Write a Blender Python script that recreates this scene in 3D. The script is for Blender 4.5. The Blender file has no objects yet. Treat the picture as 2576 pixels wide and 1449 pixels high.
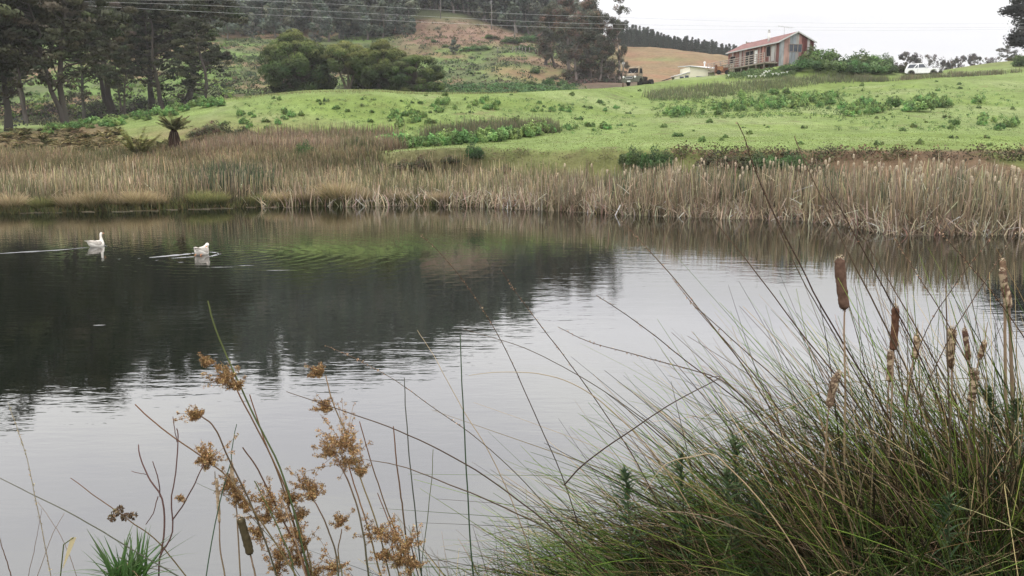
import bpy, math, random
import numpy as np
from mathutils import Vector, Matrix
PI = math.pi
rng = np.random.default_rng(7)
random.seed(7)
SC = bpy.context.scene
COL = SC.collection

# ------------------------------------------------------------------ camera, sky, sun, exposure
W_, H_, F_ = 2576.0, 1449.0, 2150.0      # the photo's own frame
HC = 3.0                                  # eye above the water
TP = 379.5 / F_
PIT = math.atan(TP); cP, sP = math.cos(PIT), math.sin(PIT)
cam = bpy.data.cameras.new("camera"); camo = bpy.data.objects.new("camera", cam); COL.objects.link(camo)
camo.location = (0, 0, HC); camo.rotation_euler = (PI / 2 - PIT, 0, 0)
cam.sensor_width = 36; cam.lens = F_ / W_ * 36; cam.clip_start = 0.05; cam.clip_end = 5000
SC.camera = camo
SUN_EL, SUN_AZ = math.radians(52), math.radians(215)   # azimuth from +Y clockwise: behind and to the left
world = bpy.data.worlds.new("World"); SC.world = world; world.use_nodes = True
nt = world.node_tree; nt.nodes.clear()
def nd(t, typ, **kw):
    n = t.nodes.new(typ)
    for k, v in kw.items(): setattr(n, k, v)
    return n
out = nd(nt, 'ShaderNodeOutputWorld'); bg = nd(nt, 'ShaderNodeBackground')
sky = nd(nt, 'ShaderNodeTexSky'); sky.sky_type = 'NISHITA'; sky.sun_disc = False
sky.sun_elevation = SUN_EL; sky.sun_rotation = SUN_AZ
tc = nd(nt, 'ShaderNodeTexCoord'); sx = nd(nt, 'ShaderNodeSeparateXYZ'); nt.links.new(tc.outputs['Generated'], sx.inputs[0])
ramp = nd(nt, 'ShaderNodeMapRange'); ramp.inputs[1].default_value = 0.0; ramp.inputs[2].default_value = 1.0
ramp.inputs[2].default_value = 0.10
ramp.inputs[3].default_value = 8.5; ramp.inputs[4].default_value = 9.4
ramp2 = nd(nt, 'ShaderNodeMapRange'); ramp2.inputs[1].default_value = 0.12; ramp2.inputs[2].default_value = 0.24; ramp2.inputs[3].default_value = 0.0; ramp2.inputs[4].default_value = 9.6
ramp3 = nd(nt, 'ShaderNodeMapRange'); ramp3.inputs[1].default_value = 0.20; ramp3.inputs[2].default_value = 0.60; ramp3.inputs[3].default_value = 0.0; ramp3.inputs[4].default_value = 3.0
ramp2.interpolation_type = 'SMOOTHSTEP'
nt.links.new(sx.outputs[2], ramp2.inputs[0]); nt.links.new(sx.outputs[2], ramp3.inputs[0])
ad1 = nd(nt, 'ShaderNodeMath', operation='ADD'); ad2 = nd(nt, 'ShaderNodeMath', operation='ADD')
nt.links.new(ramp.outputs[0], ad1.inputs[0]); nt.links.new(ramp2.outputs[0], ad1.inputs[1]); nt.links.new(ad1.outputs[0], ad2.inputs[0]); nt.links.new(ramp3.outputs[0], ad2.inputs[1])
nt.links.new(sx.outputs[2], ramp.inputs[0])
mp = nd(nt, 'ShaderNodeMapping'); mp.inputs['Scale'].default_value = (1.5, 1.5, 6)
nt.links.new(tc.outputs['Generated'], mp.inputs[0])
cn = nd(nt, 'ShaderNodeTexNoise'); cn.inputs['Scale'].default_value = 2.2; cn.inputs['Detail'].default_value = 4
nt.links.new(mp.outputs[0], cn.inputs[0])
cr = nd(nt, 'ShaderNodeValToRGB')
cr.color_ramp.elements[0].position = 0.38; cr.color_ramp.elements[0].color = (0.90, 0.89, 0.925, 1)
cr.color_ramp.elements[1].position = 0.60; cr.color_ramp.elements[1].color = (1.01, 1.0, 0.99, 1)
nt.links.new(cn.outputs[0], cr.inputs[0])
vm = nd(nt, 'ShaderNodeVectorMath', operation='SCALE'); nt.links.new(cr.outputs[0], vm.inputs[0]); nt.links.new(ad2.outputs[0], vm.inputs['Scale'])
mx = nd(nt, 'ShaderNodeMix', data_type='RGBA'); mx.inputs[0].default_value = 0.94    # a closed cloud deck over the clear sky
nt.links.new(sky.outputs[0], mx.inputs[6]); nt.links.new(vm.outputs[0], mx.inputs[7])
nt.links.new(mx.outputs[2], bg.inputs[0]); bg.inputs[1].default_value = 0.115
nt.links.new(bg.outputs[0], out.inputs[0])
sl = bpy.data.lights.new("sun", 'SUN'); sl.energy = 0.9; sl.angle = math.radians(14); sl.color = (1, 0.97, 0.92)
so = bpy.data.objects.new("sun", sl); COL.objects.link(so)
sd = Vector((math.sin(SUN_AZ) * math.cos(SUN_EL), math.cos(SUN_AZ) * math.cos(SUN_EL), math.sin(SUN_EL)))
so.rotation_euler = sd.to_track_quat('Z', 'Y').to_euler(); so.location = sd * 60
SC.view_settings.view_transform = 'Standard'; SC.view_settings.look = 'None'
SC.view_settings.exposure = 0.0; SC.view_settings.gamma = 1
SC.cycles.max_bounces = 6; SC.cycles.diffuse_bounces = 3; SC.cycles.glossy_bounces = 3
SC.cycles.transmission_bounces = 3; SC.cycles.transparent_max_bounces = 6; SC.cycles.volume_bounces = 0

# ------------------------------------------------------------------ projection helpers
def ray(px, py):
    cx = (px - W_ / 2) / F_; cy = (H_ / 2 - py) / F_
    return cx, cP + cy * sP, -sP + cy * cP
def at(px, py, Y):
    a, b, c = ray(px, py); t = Y / b
    return Vector((a * t, Y, HC + c * t))
def proj(x, Y, z):
    dz = z - HC; dep = Y * cP - dz * sP; up = Y * sP + dz * cP
    return W_ / 2 + F_ * x / dep, H_ / 2 - F_ * up / dep
def zat(py, Y):
    a, b, c = ray(0, py); return HC + c * Y / b

def vnoise(x, y, seed=0):
    x = np.asarray(x, float); y = np.asarray(y, float)
    xi = np.floor(x).astype(np.int64); yi = np.floor(y).astype(np.int64)
    xf = x - xi; yf = y - yi
    def h(a, b):
        n = (a * 374761393 + b * 668265263 + seed * 982451653) & 0x7fffffff
        n = ((n ^ (n >> 13)) * 1274126177) & 0x7fffffff
        return ((n ^ (n >> 16)) & 0xffff) / 65535.0
    u = xf * xf * (3 - 2 * xf); v = yf * yf * (3 - 2 * yf)
    return (h(xi, yi) * (1 - u) + h(xi + 1, yi) * u) * (1 - v) + (h(xi, yi + 1) * (1 - u) + h(xi + 1, yi + 1) * u) * v
def fbm(x, y, seed=0, oct=4):
    s = 0; a = 0.5
    for i in range(oct):
        s = s + a * vnoise(np.asarray(x) * 2 ** i, np.asarray(y) * 2 ** i, seed + i * 7); a *= 0.5
    return s / (1 - 0.5 ** oct)

def pchip(x, y, q):
    x = np.asarray(x, float); y = np.asarray(y, float); h = np.diff(x); d = np.diff(y) / h
    m = np.zeros_like(y)
    for i in range(1, len(x) - 1):
        if d[i - 1] * d[i] > 0:
            w1 = 2 * h[i] + h[i - 1]; w2 = h[i] + 2 * h[i - 1]
            m[i] = (w1 + w2) / (w1 / d[i - 1] + w2 / d[i])
    m[0] = d[0]; m[-1] = d[-1]
    q = np.clip(q, x[0], x[-1]); k = np.clip(np.searchsorted(x, q) - 1, 0, len(x) - 2)
    t = (q - x[k]) / h[k]
    return ((1 + 2 * t) * (1 - t) ** 2 * y[k] + t * (1 - t) ** 2 * h[k] * m[k] + t * t * (3 - 2 * t) * y[k + 1] + t * t * (t - 1) * h[k] * m[k + 1])

# ------------------------------------------------------------------ the lie of the land
SH = [(-500, 548), (0, 537), (200, 533), (400, 528), (600, 522), (800, 519), (1000, 517), (1200, 520), (1400, 530), (1600, 541), (1800, 548), (2000, 553), (2120, 566), (2230, 588), (2400, 590), (2576, 591), (3100, 592)]
def shoreY(px):
    py = np.interp(px, [a for a, b in SH], [b for a, b in SH])
    cy = (H_ / 2 - py) / F_
    return -HC * (cP + cy * sP) / (-sP + cy * cP)
# each line: {px: (Y, py or ('z', height))}
LINES = [
 {-500: (47, 430), 0: (47, 429), 400: (47, 424), 700: (46, 416), 820: (46, 406), 950: (46, 390), 1080: (45, 376), 1150: (45, 371), 1274: (45, 373), 1400: (44, 378), 1500: (43, 374), 1700: (42, 375), 2000: (41, 379), 2300: (39, 382), 2576: (39, 386), 3100: (39, 386)},
 {-500: (56, 385), 0: (56, 380), 200: (55, 375), 400: (54, 368), 600: (53, 358), 800: (53, 368), 950: (53, 373), 1100: (53, 367), 1250: (53, 354), 1400: (55, 345), 1700: (58, 338), 2000: (58, 335), 2300: (57, 335), 2576: (57, 340), 3100: (57, 345)},
 {-500: (66, 350), 0: (66, 345), 200: (64, 335), 400: (62, 317), 600: (61, 300), 800: (61, 300), 1000: (61, 304), 1200: (62, 300), 1400: (67, 295), 1600: (75, 292), 1800: (75, 288), 2000: (75, 286), 2200: (75, 285), 2400: (75, 287), 2576: (75, 290), 3100: (75, 295)},
 {-500: (80, 330), 0: (80, 325), 150: (79, 318), 300: (76, 298), 450: (73, 273), 600: (71, 251), 800: (70, 233), 930: (70, 230), 1050: (72, 237), 1150: (74, 237), 1300: (81, 232), 1500: (96, 222), 1600: (109, 215), 1700: (114, 208), 1800: (114, 204), 1950: (112, 199), 2200: (116, 194), 2400: (116, 186), 2576: (116, 174), 3100: (116, 170)},
 {-500: (108, 'z', 4.4), 0: (108, 'z', 4.5), 300: (110, 'z', 4.8), 600: (112, 'z', 7.6), 950: (114, 'z', 8.5), 1200: (116, 'z', 8.2), 1500: (122, 'z', 8.8), 1600: (122, 'z', 10.0), 1735: (130, 'z', 11.7), 1850: (123, 'z', 11.9), 1950: (121, 'z', 12.7), 2050: (121, 'z', 13.2), 2150: (124, 'z', 12.6), 2280: (124, 'z', 11.9), 2400: (145, 171), 2450: (150, 164), 2530: (150, 157), 2576: (150, 157), 3100: (150, 157)},
 {-500: (142, 'z', 9), 0: (142, 'z', 9), 600: (142, 'z', 10.0), 950: (146, 'z', 10.3), 1200: (146, 'z', 10.4), 1400: (150, 'z', 11.2), 1560: (168, 213), 1735: (166, 'z', 12.0), 1850: (160, 'z', 12.8), 2050: (160, 'z', 13.2), 2280: (160, 'z', 12.2), 2450: (172, 'z', 14.5), 2576: (172, 'z', 15), 3100: (172, 'z', 15)},
 {-500: (200, 130), 0: (200, 130), 600: (200, 130), 950: (200, 140), 1200: (200, 145), 1400: (210, 150), 1560: (230, 178), 1700: (240, 175), 1850: (240, 185), 2000: (240, 'z', 17), 2200: (240, 'z', 13), 3100: (240, 'z', 13)},
 {-500: (240, 75), 0: (240, 75), 600: (240, 78), 950: (240, 75), 1050: (240, 58), 1130: (240, 54), 1230: (242, 68), 1330: (245, 94), 1450: (280, 112), 1590: (300, 129), 1700: (300, 132), 1780: (300, 142), 1850: (300, 158), 2000: (300, 'z', 20), 2200: (300, 'z', 13), 3100: (300, 'z', 13)},
 {-500: (330, 'z', 72), 0: (330, 'z', 72), 600: (330, 'z', 72), 950: (330, 'z', 69), 1130: (330, 'z', 58), 1330: (330, 'z', 44), 1590: (340, 'z', 36.5), 1700: (340, 'z', 33.5), 1850: (340, 'z', 28), 2000: (340, 'z', 21), 2200: (340, 'z', 12), 3100: (340, 'z', 12)},
 {-500: (480, 'z', 92), 600: (480, 'z', 90), 1130: (480, 'z', 70), 1330: (480, 'z', 48), 1590: (480, 'z', 34), 1850: (480, 'z', 24), 2200: (480, 'z', 10), 3100: (480, 'z', 10)},
]
PXC = np.linspace(-1400, 3900, 531)
YT = np.concatenate([np.linspace(24, 130, 425), np.geomspace(130.5, 1300, 260)])
_ys = [shoreY(np.clip(PXC, -500, 3100))]; _zs = [np.zeros_like(PXC)]
_ys.append(_ys[0] + 6.0); _zs.append(np.full_like(PXC, 0.45))
for L in LINES:
    ks = sorted(L); yv = [L[k][0] for k in ks]; zv = [L[k][2] if len(L[k]) == 3 else zat(L[k][1], L[k][0]) for k in ks]
    q = np.clip(PXC, -500, 3100)
    _ys.append(pchip(ks, yv, q)); _zs.append(pchip(ks, zv, q))
_ys.append(np.full_like(PXC, 1300.0)); _zs.append(_zs[-1] * 0.6)
_ys = np.array(_ys); _zs = np.array(_zs)
ZT = np.zeros((len(PXC), len(YT)))
for i in range(len(PXC)):
    col = pchip(_ys[:, i], _zs[:, i], YT)
    s0 = _ys[0, i]
    below = YT < s0
    col[below] = np.maximum(-1.2, -(s0 - YT[below]) * 0.5)
    ZT[i] = col
def px_of(x, Y):      # column of a ground direction
    return W_ / 2 + F_ / cP * np.asarray(x) / np.maximum(np.asarray(Y, float), 1.0) * cP * cP * (1 / cP)
def nearY(x):         # the near water's edge
    return np.interp(x, [-8, -3, -1, -.3, .5, 1.5, 3, 8], [2.4, 2.6, 3.0, 3.5, 4.2, 4.5, 4.8, 5.4])
def gz(x, Y):
    x = np.asarray(x, float); Y = np.asarray(Y, float)
    px = W_ / 2 + F_ * x / np.maximum(Y, 4.0)
    fi = np.clip((px - PXC[0]) / (PXC[1] - PXC[0]), 0, len(PXC) - 1.001); i = fi.astype(int); fi = fi - i
    yy = np.clip(Y, YT[0], YT[-1]); j = np.clip(np.searchsorted(YT, yy) - 1, 0, len(YT) - 2)
    fj = (yy - YT[j]) / (YT[j + 1] - YT[j])
    z = (ZT[i, j] * (1 - fj) + ZT[i, j + 1] * fj) * (1 - fi) + (ZT[i + 1, j] * (1 - fj) + ZT[i + 1, j + 1] * fj) * fi
    amp = np.interp(Y, [38, 46, 100, 150, 220, 500], [0.0, 0.08, 0.12, 0.7, 1.6, 2.5])
    sc = np.interp(Y, [50, 140, 260], [5.0, 12.0, 22.0])
    n1 = fbm(x / 6.0, Y / 6.0, 3) - 0.5; n2 = fbm(x / 18.0, Y / 18.0, 9) - 0.5
    k = np.clip((Y - 100) / 50, 0, 1)
    flat = np.where((Y > 116) & (px > 1650) & (Y < 170), 0.15, 1.0)
    z = z + amp * flat * (n1 * (1 - k) + n2 * k) * 2
    nb = nearY(x); d = nb - Y
    zn = np.interp(d, [-3, 0, 0.5, 1.2, 2.2, 4, 10], [-1.2, 0.0, 0.45, 0.9, 1.15, 1.35, 1.5])
    return np.where(Y < 14, zn, z)
def hit(px, py, y0=None):
    """first ground point seen at (px, py) on the far side of the pond"""
    i = int(np.clip(round((px - PXC[0]) / (PXC[1] - PXC[0])), 0, len(PXC) - 1))
    _, P = proj(0.0, YT, ZT[i])
    s0 = _ys[0, i] if y0 is None else y0
    ok = np.where((P <= py) & (YT >= s0))[0]
    j = ok[0] if len(ok) else len(YT) - 1
    Y = YT[j]; x = (px - W_ / 2) / F_ * (Y * cP - (ZT[i, j] - HC) * sP)
    return float(x), float(Y), float(gz(x, Y))

# ------------------------------------------------------------------ mesh helpers
def tag(o, label=None, cat=None, group=None, kind=None):
    if label: o['label'] = label
    if cat: o['category'] = cat
    if group: o['group'] = group
    if kind: o['kind'] = kind
    return o
def mkdata(name, V, F, mats, C=None, smooth=False, mi=None):
    V = np.ascontiguousarray(V, dtype=np.float32); F = np.ascontiguousarray(F, dtype=np.int32)
    me = bpy.data.meshes.new(name); n = F.shape[1]
    me.vertices.add(len(V)); me.vertices.foreach_set('co', V.ravel())
    me.loops.add(F.size); me.loops.foreach_set('vertex_index', F.ravel())
    me.polygons.add(len(F)); me.polygons.foreach_set('loop_start', np.arange(0, F.size, n, dtype=np.int32))
    me.polygons.foreach_set('loop_total', np.full(len(F), n, dtype=np.int32))
    if smooth: me.polygons.foreach_set('use_smooth', np.ones(len(F), dtype=bool))
    if mi is not None: me.polygons.foreach_set('material_index', np.ascontiguousarray(mi, dtype=np.int32))
    if C is not None:
        a = me.color_attributes.new('Col', 'FLOAT_COLOR', 'POINT')
        c4 = np.ones((len(V), 4), dtype=np.float32); c4[:, :3] = C
        a.data.foreach_set('color', c4.ravel())
    me.update(calc_edges=True)
    for m in (mats if isinstance(mats, (list, tuple)) else [mats]): me.materials.append(m)
    return me
def link(name, me, parent=None, loc=None, rz=0, sc=None):
    o = bpy.data.objects.new(name, me); COL.objects.link(o)
    if parent is not None: o.parent = parent
    if loc is not None: o.location = loc
    if rz: o.rotation_euler.z = rz
    if sc is not None: o.scale = sc if hasattr(sc, '__len__') else (sc, sc, sc)
    return o
def thing(name, label, cat, loc=(0, 0, 0), rz=0, group=None, sc=None):
    return tag(link(name, None, None, loc, rz, sc), label, cat, group)
class Bag:
    """collects quads with a colour per vertex"""
    def __init__(s): s.V = []; s.F = []; s.C = []; s.M = []; s.n = 0
    def add(s, V, F, C, m=0):
        if len(V) == 0: return
        V = np.asarray(V); C = np.asarray(C, float)
        if C.ndim == 1: C = np.tile(C, (len(V), 1))
        s.V.append(V); s.F.append(np.asarray(F) + s.n); s.C.append(C); s.M.append(np.full(len(F), m)); s.n += len(V)
    def data(s, name, mats, smooth=False):
        return mkdata(name, np.concatenate(s.V), np.concatenate(s.F), mats, np.concatenate(s.C), smooth, np.concatenate(s.M))
def tubes(P, R, k=5):
    """P (N,S,3) centre lines, R (N,S) radii -> verts, quads; colours are repeated k times per ring"""
    P = np.asarray(P, float); R = np.asarray(R, float)
    if P.ndim == 2: P = P[None]; R = R[None]
    N, S, _ = P.shape
    T = np.gradient(P, axis=1); T /= np.linalg.norm(T, axis=2, keepdims=True) + 1e-9
    ref = np.where(np.abs(T[:, :, 2:3]) > 0.9, np.array([1.0, 0, 0]), np.array([0, 0, 1.0]))
    ref = np.repeat(ref[:, :1], S, axis=1)
    A = np.cross(T, ref); A /= np.linalg.norm(A, axis=2, keepdims=True) + 1e-9
    B = np.cross(T, A)
    ang = np.arange(k) * 2 * PI / k
    V = P[:, :, None] + R[:, :, None, None] * (A[:, :, None] * np.cos(ang)[:, None] + B[:, :, None] * np.sin(ang)[:, None])
    idx = np.arange(N * S * k).reshape(N, S, k)
    a = idx[:, :-1]; b = idx[:, 1:]
    F = np.stack([a, np.roll(a, -1, 2), np.roll(b, -1, 2), b], axis=-1).reshape(-1, 4)
    return V.reshape(-1, 3), F
def ringcol(C, k):      # (N,S,3) -> per vertex
    return np.repeat(np.asarray(C).reshape(-1, 3), k, axis=0)
def blades(root, d, length, width, droop, col, segs=3, tip=0.15, yaw=None, r=rng, basecol=None):
    """flat tapering leaves: root (N,3), d (N,3) unit start direction"""
    N = len(root); t = np.linspace(0, 1, segs + 1)
    length = np.broadcast_to(length, N); width = np.broadcast_to(width, N); droop = np.broadcast_to(droop, N)
    P = root[:, None] + d[:, None] * (length[:, None] * t)[:, :, None]
    hd = d.copy(); hd[:, 2] = 0; hd /= np.linalg.norm(hd, axis=1, keepdims=True) + 1e-6
    P[:, :, 2] -= (droop * length)[:, None] * t ** 2
    P += hd[:, None] * ((droop * length * 0.45)[:, None] * t ** 2)[:, :, None]
    if yaw is None: yaw = r.uniform(0, PI, N)
    sv = np.stack([np.cos(yaw), np.sin(yaw), np.zeros(N)], 1)
    w = width[:, None] * (1 - (1 - tip) * t ** 1.5) * 0.5
    V = np.stack([P - sv[:, None] * w[:, :, None], P + sv[:, None] * w[:, :, None]], 2)
    idx = np.arange(N * (segs + 1) * 2).reshape(N, segs + 1, 2)
    F = np.stack([idx[:, :-1, 0], idx[:, :-1, 1], idx[:, 1:, 1], idx[:, 1:, 0]], -1).reshape(-1, 4)
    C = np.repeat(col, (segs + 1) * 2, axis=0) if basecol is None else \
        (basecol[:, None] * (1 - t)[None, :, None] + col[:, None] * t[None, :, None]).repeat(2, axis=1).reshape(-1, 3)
    return V.reshape(-1, 3), F, C
def leaves(c, size, col, nrm=None, mix=0.6, aspect=0.5, r=rng):
    """rhombic leaves at c (N,3)"""
    N = len(c); size = np.broadcast_to(size, N)
    n = r.normal(size=(N, 3)); n /= np.linalg.norm(n, axis=1, keepdims=True)
    if nrm is not None:
        n = n * (1 - mix) + nrm * mix; n /= np.linalg.norm(n, axis=1, keepdims=True) + 1e-9
    a = np.cross(n, r.normal(size=(N, 3))); a /= np.linalg.norm(a, axis=1, keepdims=True) + 1e-9
    b = np.cross(n, a)
    s = size[:, None]
    V = np.stack([c + a * s, c + b * s * aspect, c - a * s, c - b * s * aspect], 1).reshape(-1, 3)
    F = np.arange(N * 4).reshape(N, 4)
    return V, F, np.repeat(col, 4, axis=0)
def rdir(n, r=rng):
    v = r.normal(size=(n, 3)); return v / np.linalg.norm(v, axis=1, keepdims=True)
def pal(n, cols, jit=0.15, r=rng, wts=None):
    cols = np.array(cols, float)
    k = r.choice(len(cols), n, p=None if wts is None else np.array(wts) / sum(wts))
    return np.clip(cols[k] * (1 + r.normal(0, jit, (n, 1))) * (1 + r.normal(0, jit * 0.3, (n, 3))), 0.004, 0.9)
def catmull(pts, n=20):
    p = np.array(pts, float); p = np.vstack([2 * p[0] - p[1], p, 2 * p[-1] - p[-2]])
    m = len(p) - 3; ts = np.linspace(0, m - 1e-6, n); i = ts.astype(int); t = (ts - i)[:, None]
    a, b, c, d = p[i], p[i + 1], p[i + 2], p[i + 3]
    return 0.5 * (2 * b + (c - a) * t + (2 * a - 5 * b + 4 * c - d) * t ** 2 + (3 * b - a - 3 * c + d) * t ** 3)
class MB:
    """hand-built solids -> one mesh object"""
    def __init__(s): s.v = []; s.f = []
    def poly(s, pts, faces):
        n = len(s.v); s.v += [tuple(p) for p in pts]; s.f += [tuple(n + i for i in f) for f in faces]; return s
    def box(s, x0, x1, y0, y1, z0, z1):
        return s.poly([(x0, y0, z0), (x1, y0, z0), (x1, y1, z0), (x0, y1, z0), (x0, y0, z1), (x1, y0, z1), (x1, y1, z1), (x0, y1, z1)],
                      [(0, 3, 2, 1), (4, 5, 6, 7), (0, 1, 5, 4), (1, 2, 6, 5), (2, 3, 7, 6), (3, 0, 4, 7)])
    def side(s, prof, y0, y1, taper=None):
        """extrude an (x,z) outline across y; taper(x,z)->inset"""
        n = len(prof); ti = taper or (lambda x, z: 0)
        a = [(x, y0 + ti(x, z), z) for x, z in prof]; b = [(x, y1 - ti(x, z), z) for x, z in prof]
        return s.poly(a + b, [tuple(range(n))[::-1], tuple(range(n, 2 * n))] + [(i, (i + 1) % n, n + (i + 1) % n, n + i) for i in range(n)])
    def loft(s, rings, cap=True):
        k = len(rings[0]); base = len(s.v)
        for r_ in rings: s.v += [tuple(p) for p in r_]
        for j in range(len(rings) - 1):
            for i in range(k):
                s.f.append((base + j * k + i, base + j * k + (i + 1) % k, base + (j + 1) * k + (i + 1) % k, base + (j + 1) * k + i))
        if cap: s.f.append(tuple(base + i for i in range(k))[::-1]); s.f.append(tuple(base + (len(rings) - 1) * k + i for i in range(k)))
        return s
    def tube(s, pts, r, k=8):
        pts = [Vector(p) for p in pts]; rings = []
        for i, p in enumerate(pts):
            t = (pts[min(i + 1, len(pts) - 1)] - pts[max(i - 1, 0)]).normalized()
            a = t.cross(Vector((0, 0, 1)) if abs(t.z) < 0.9 else Vector((1, 0, 0))).normalized(); b = t.cross(a)
            rr = r[i] if hasattr(r, '__len__') else r
            rings.append([p + (a * math.cos(q) + b * math.sin(q)) * rr for q in [2 * PI * j / k for j in range(k)]])
        return s.loft(rings)
    def lathe(s, c, axis, prof, k=16):
        """prof [(along, radius)] around axis 'x','y','z'"""
        rings = []
        for a, r_ in prof:
            ring = []
            for j in range(k):
                q = 2 * PI * j / k; u, w = r_ * math.cos(q), r_ * math.sin(q)
                ring.append({'x': (c[0] + a, c[1] + u, c[2] + w), 'y': (c[0] + u, c[1] + a, c[2] + w), 'z': (c[0] + u, c[1] + w, c[2] + a)}[axis])
            rings.append(ring)
        return s.loft(rings)
    def build(s, name, mat, parent=None, smooth=False, loc=None, rz=0, bevel=0):
        me = bpy.data.meshes.new(name); me.from_pydata(s.v, [], s.f); me.update()
        import bmesh
        b = bmesh.new(); b.from_mesh(me); bmesh.ops.recalc_face_normals(b, faces=b.faces[:])
        if bevel: bmesh.ops.bevel(b, geom=b.edges[:], offset=bevel, segments=2, affect='EDGES', clamp_overlap=True)
        b.to_mesh(me); b.free()
        if smooth:
            for p in me.polygons: p.use_smooth = True
        me.materials.append(mat)
        return link(name, me, parent, loc, rz)

# ------------------------------------------------------------------ materials
def base_mat(name, rough=0.7, spec=0.3, metal=0.0):
    m = bpy.data.materials.new(name); m.use_nodes = True
    b = m.node_tree.nodes['Principled BSDF']
    b.inputs['Roughness'].default_value = rough; b.inputs['Specular IOR Level'].default_value = spec; b.inputs['Metallic'].default_value = metal
    return m, m.node_tree, b
def plain(name, col, rough=0.7, spec=0.3, metal=0.0, var=0.25, scale=4.0, col2=None, bump=0.0, stretch=(1, 1, 1)):
    m, t, b = base_mat(name, rough, spec, metal)
    tcn = nd(t, 'ShaderNodeTexCoord'); mpn = nd(t, 'ShaderNodeMapping'); mpn.inputs['Scale'].default_value = stretch
    no = nd(t, 'ShaderNodeTexNoise'); no.inputs['Scale'].default_value = scale; no.inputs['Detail'].default_value = 5
    t.links.new(tcn.outputs['Object'], mpn.inputs[0]); t.links.new(mpn.outputs[0], no.inputs[0])
    cr_ = nd(t, 'ShaderNodeValToRGB'); c2 = col2 or tuple(c * (1 - var) for c in col)
    cr_.color_ramp.elements[0].position = 0.35; cr_.color_ramp.elements[0].color = (*c2, 1)
    cr_.color_ramp.elements[1].position = 0.65; cr_.color_ramp.elements[1].color = (*col, 1)
    t.links.new(no.outputs[0], cr_.inputs[0]); t.links.new(cr_.outputs[0], b.inputs['Base Color'])
    if bump:
        bp = nd(t, 'ShaderNodeBump'); bp.inputs['Strength'].default_value = bump; bp.inputs['Distance'].default_value = 0.02
        t.links.new(no.outputs[0], bp.inputs['Height']); t.links.new(bp.outputs[0], b.inputs['Normal'])
    return m
def veg(name, trans=0.25, rough=0.75, rnd=0.18, hue=0.0, nscale=0.0, gloss=0.12):
    m, t, b = base_mat(name, rough, gloss)
    at_ = nd(t, 'ShaderNodeAttribute', attribute_name='Col'); oi = nd(t, 'ShaderNodeObjectInfo')
    mr = nd(t, 'ShaderNodeMapRange'); mr.inputs[3].default_value = 1 - rnd; mr.inputs[4].default_value = 1 + rnd
    t.links.new(oi.outputs['Random'], mr.inputs[0])
    sc_ = nd(t, 'ShaderNodeVectorMath', operation='SCALE'); t.links.new(at_.outputs['Color'], sc_.inputs[0])
    t.links.new(mr.outputs[0], sc_.inputs['Scale']); o = sc_.outputs[0]
    if hue:
        wn = nd(t, 'ShaderNodeTexWhiteNoise', noise_dimensions='1D'); t.links.new(oi.outputs['Random'], wn.inputs['W'])
        mh = nd(t, 'ShaderNodeMapRange'); mh.inputs[3].default_value = 0.5 - hue; mh.inputs[4].default_value = 0.5 + hue
        t.links.new(wn.outputs['Value'], mh.inputs[0])
        hs = nd(t, 'ShaderNodeHueSaturation'); t.links.new(mh.outputs[0], hs.inputs['Hue']); t.links.new(o, hs.inputs['Color']); o = hs.outputs[0]
    t.links.new(o, b.inputs['Base Color'])
    tr = nd(t, 'ShaderNodeBsdfTranslucent'); t.links.new(o, tr.inputs[0])
    ms = nd(t, 'ShaderNodeMixShader'); ms.inputs[0].default_value = trans
    t.links.new(b.outputs[0], ms.inputs[1]); t.links.new(tr.outputs[0], ms.inputs[2])
    t.links.new(ms.outputs[0], t.nodes['Material Output'].inputs[0])
    return m
M_leaf = veg('foliage', 0.30, hue=0.02, gloss=.04); M_crown = veg('tree foliage', 0.08, hue=0.02, gloss=.02); M_reed = veg('dry reed', 0.3); M_rush = veg('rush stems', 0.10, 0.75, gloss=0.08)
M_bark = veg('bark', 0.0, 0.9)

# ground: colour zones from the vertex attribute (what grows or lies there), broken up by noise
m, t, b = base_mat('grassy ground', 0.95, 0.05); M_ground = m
a_ = nd(t, 'ShaderNodeAttribute', attribute_name='Col'); geo = nd(t, 'ShaderNodeNewGeometry')
o = a_.outputs['Color']
for sc_, lo, hi, det in ((0.22, 0.85, 1.15, 4), (1.3, 0.80, 1.17, 5), (7.0, 0.86, 1.14, 3)):
    no = nd(t, 'ShaderNodeTexNoise'); no.inputs['Scale'].default_value = sc_; no.inputs['Detail'].default_value = det
    mpn = nd(t, 'ShaderNodeMapping'); mpn.inputs['Scale'].default_value = (1, 0.7, 1)
    t.links.new(geo.outputs['Position'], mpn.inputs[0]); t.links.new(mpn.outputs[0], no.inputs[0])
    mr = nd(t, 'ShaderNodeMapRange'); mr.inputs[1].default_value = 0.3; mr.inputs[2].default_value = 0.7
    mr.inputs[3].default_value = lo; mr.inputs[4].default_value = hi; t.links.new(no.outputs[0], mr.inputs[0])
    v = nd(t, 'ShaderNodeVectorMath', operation='SCALE'); t.links.new(o, v.inputs[0]); t.links.new(mr.outputs[0], v.inputs['Scale']); o = v.outputs[0]
t.links.new(o, b.inputs['Base Color'])
bp = nd(t, 'ShaderNodeBump'); bp.inputs['Strength'].default_value = 0.5; bp.inputs['Distance'].default_value = 0.12
t.links.new(no.outputs[0], bp.inputs['Height']); t.links.new(bp.outputs[0], b.inputs['Normal'])

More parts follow.
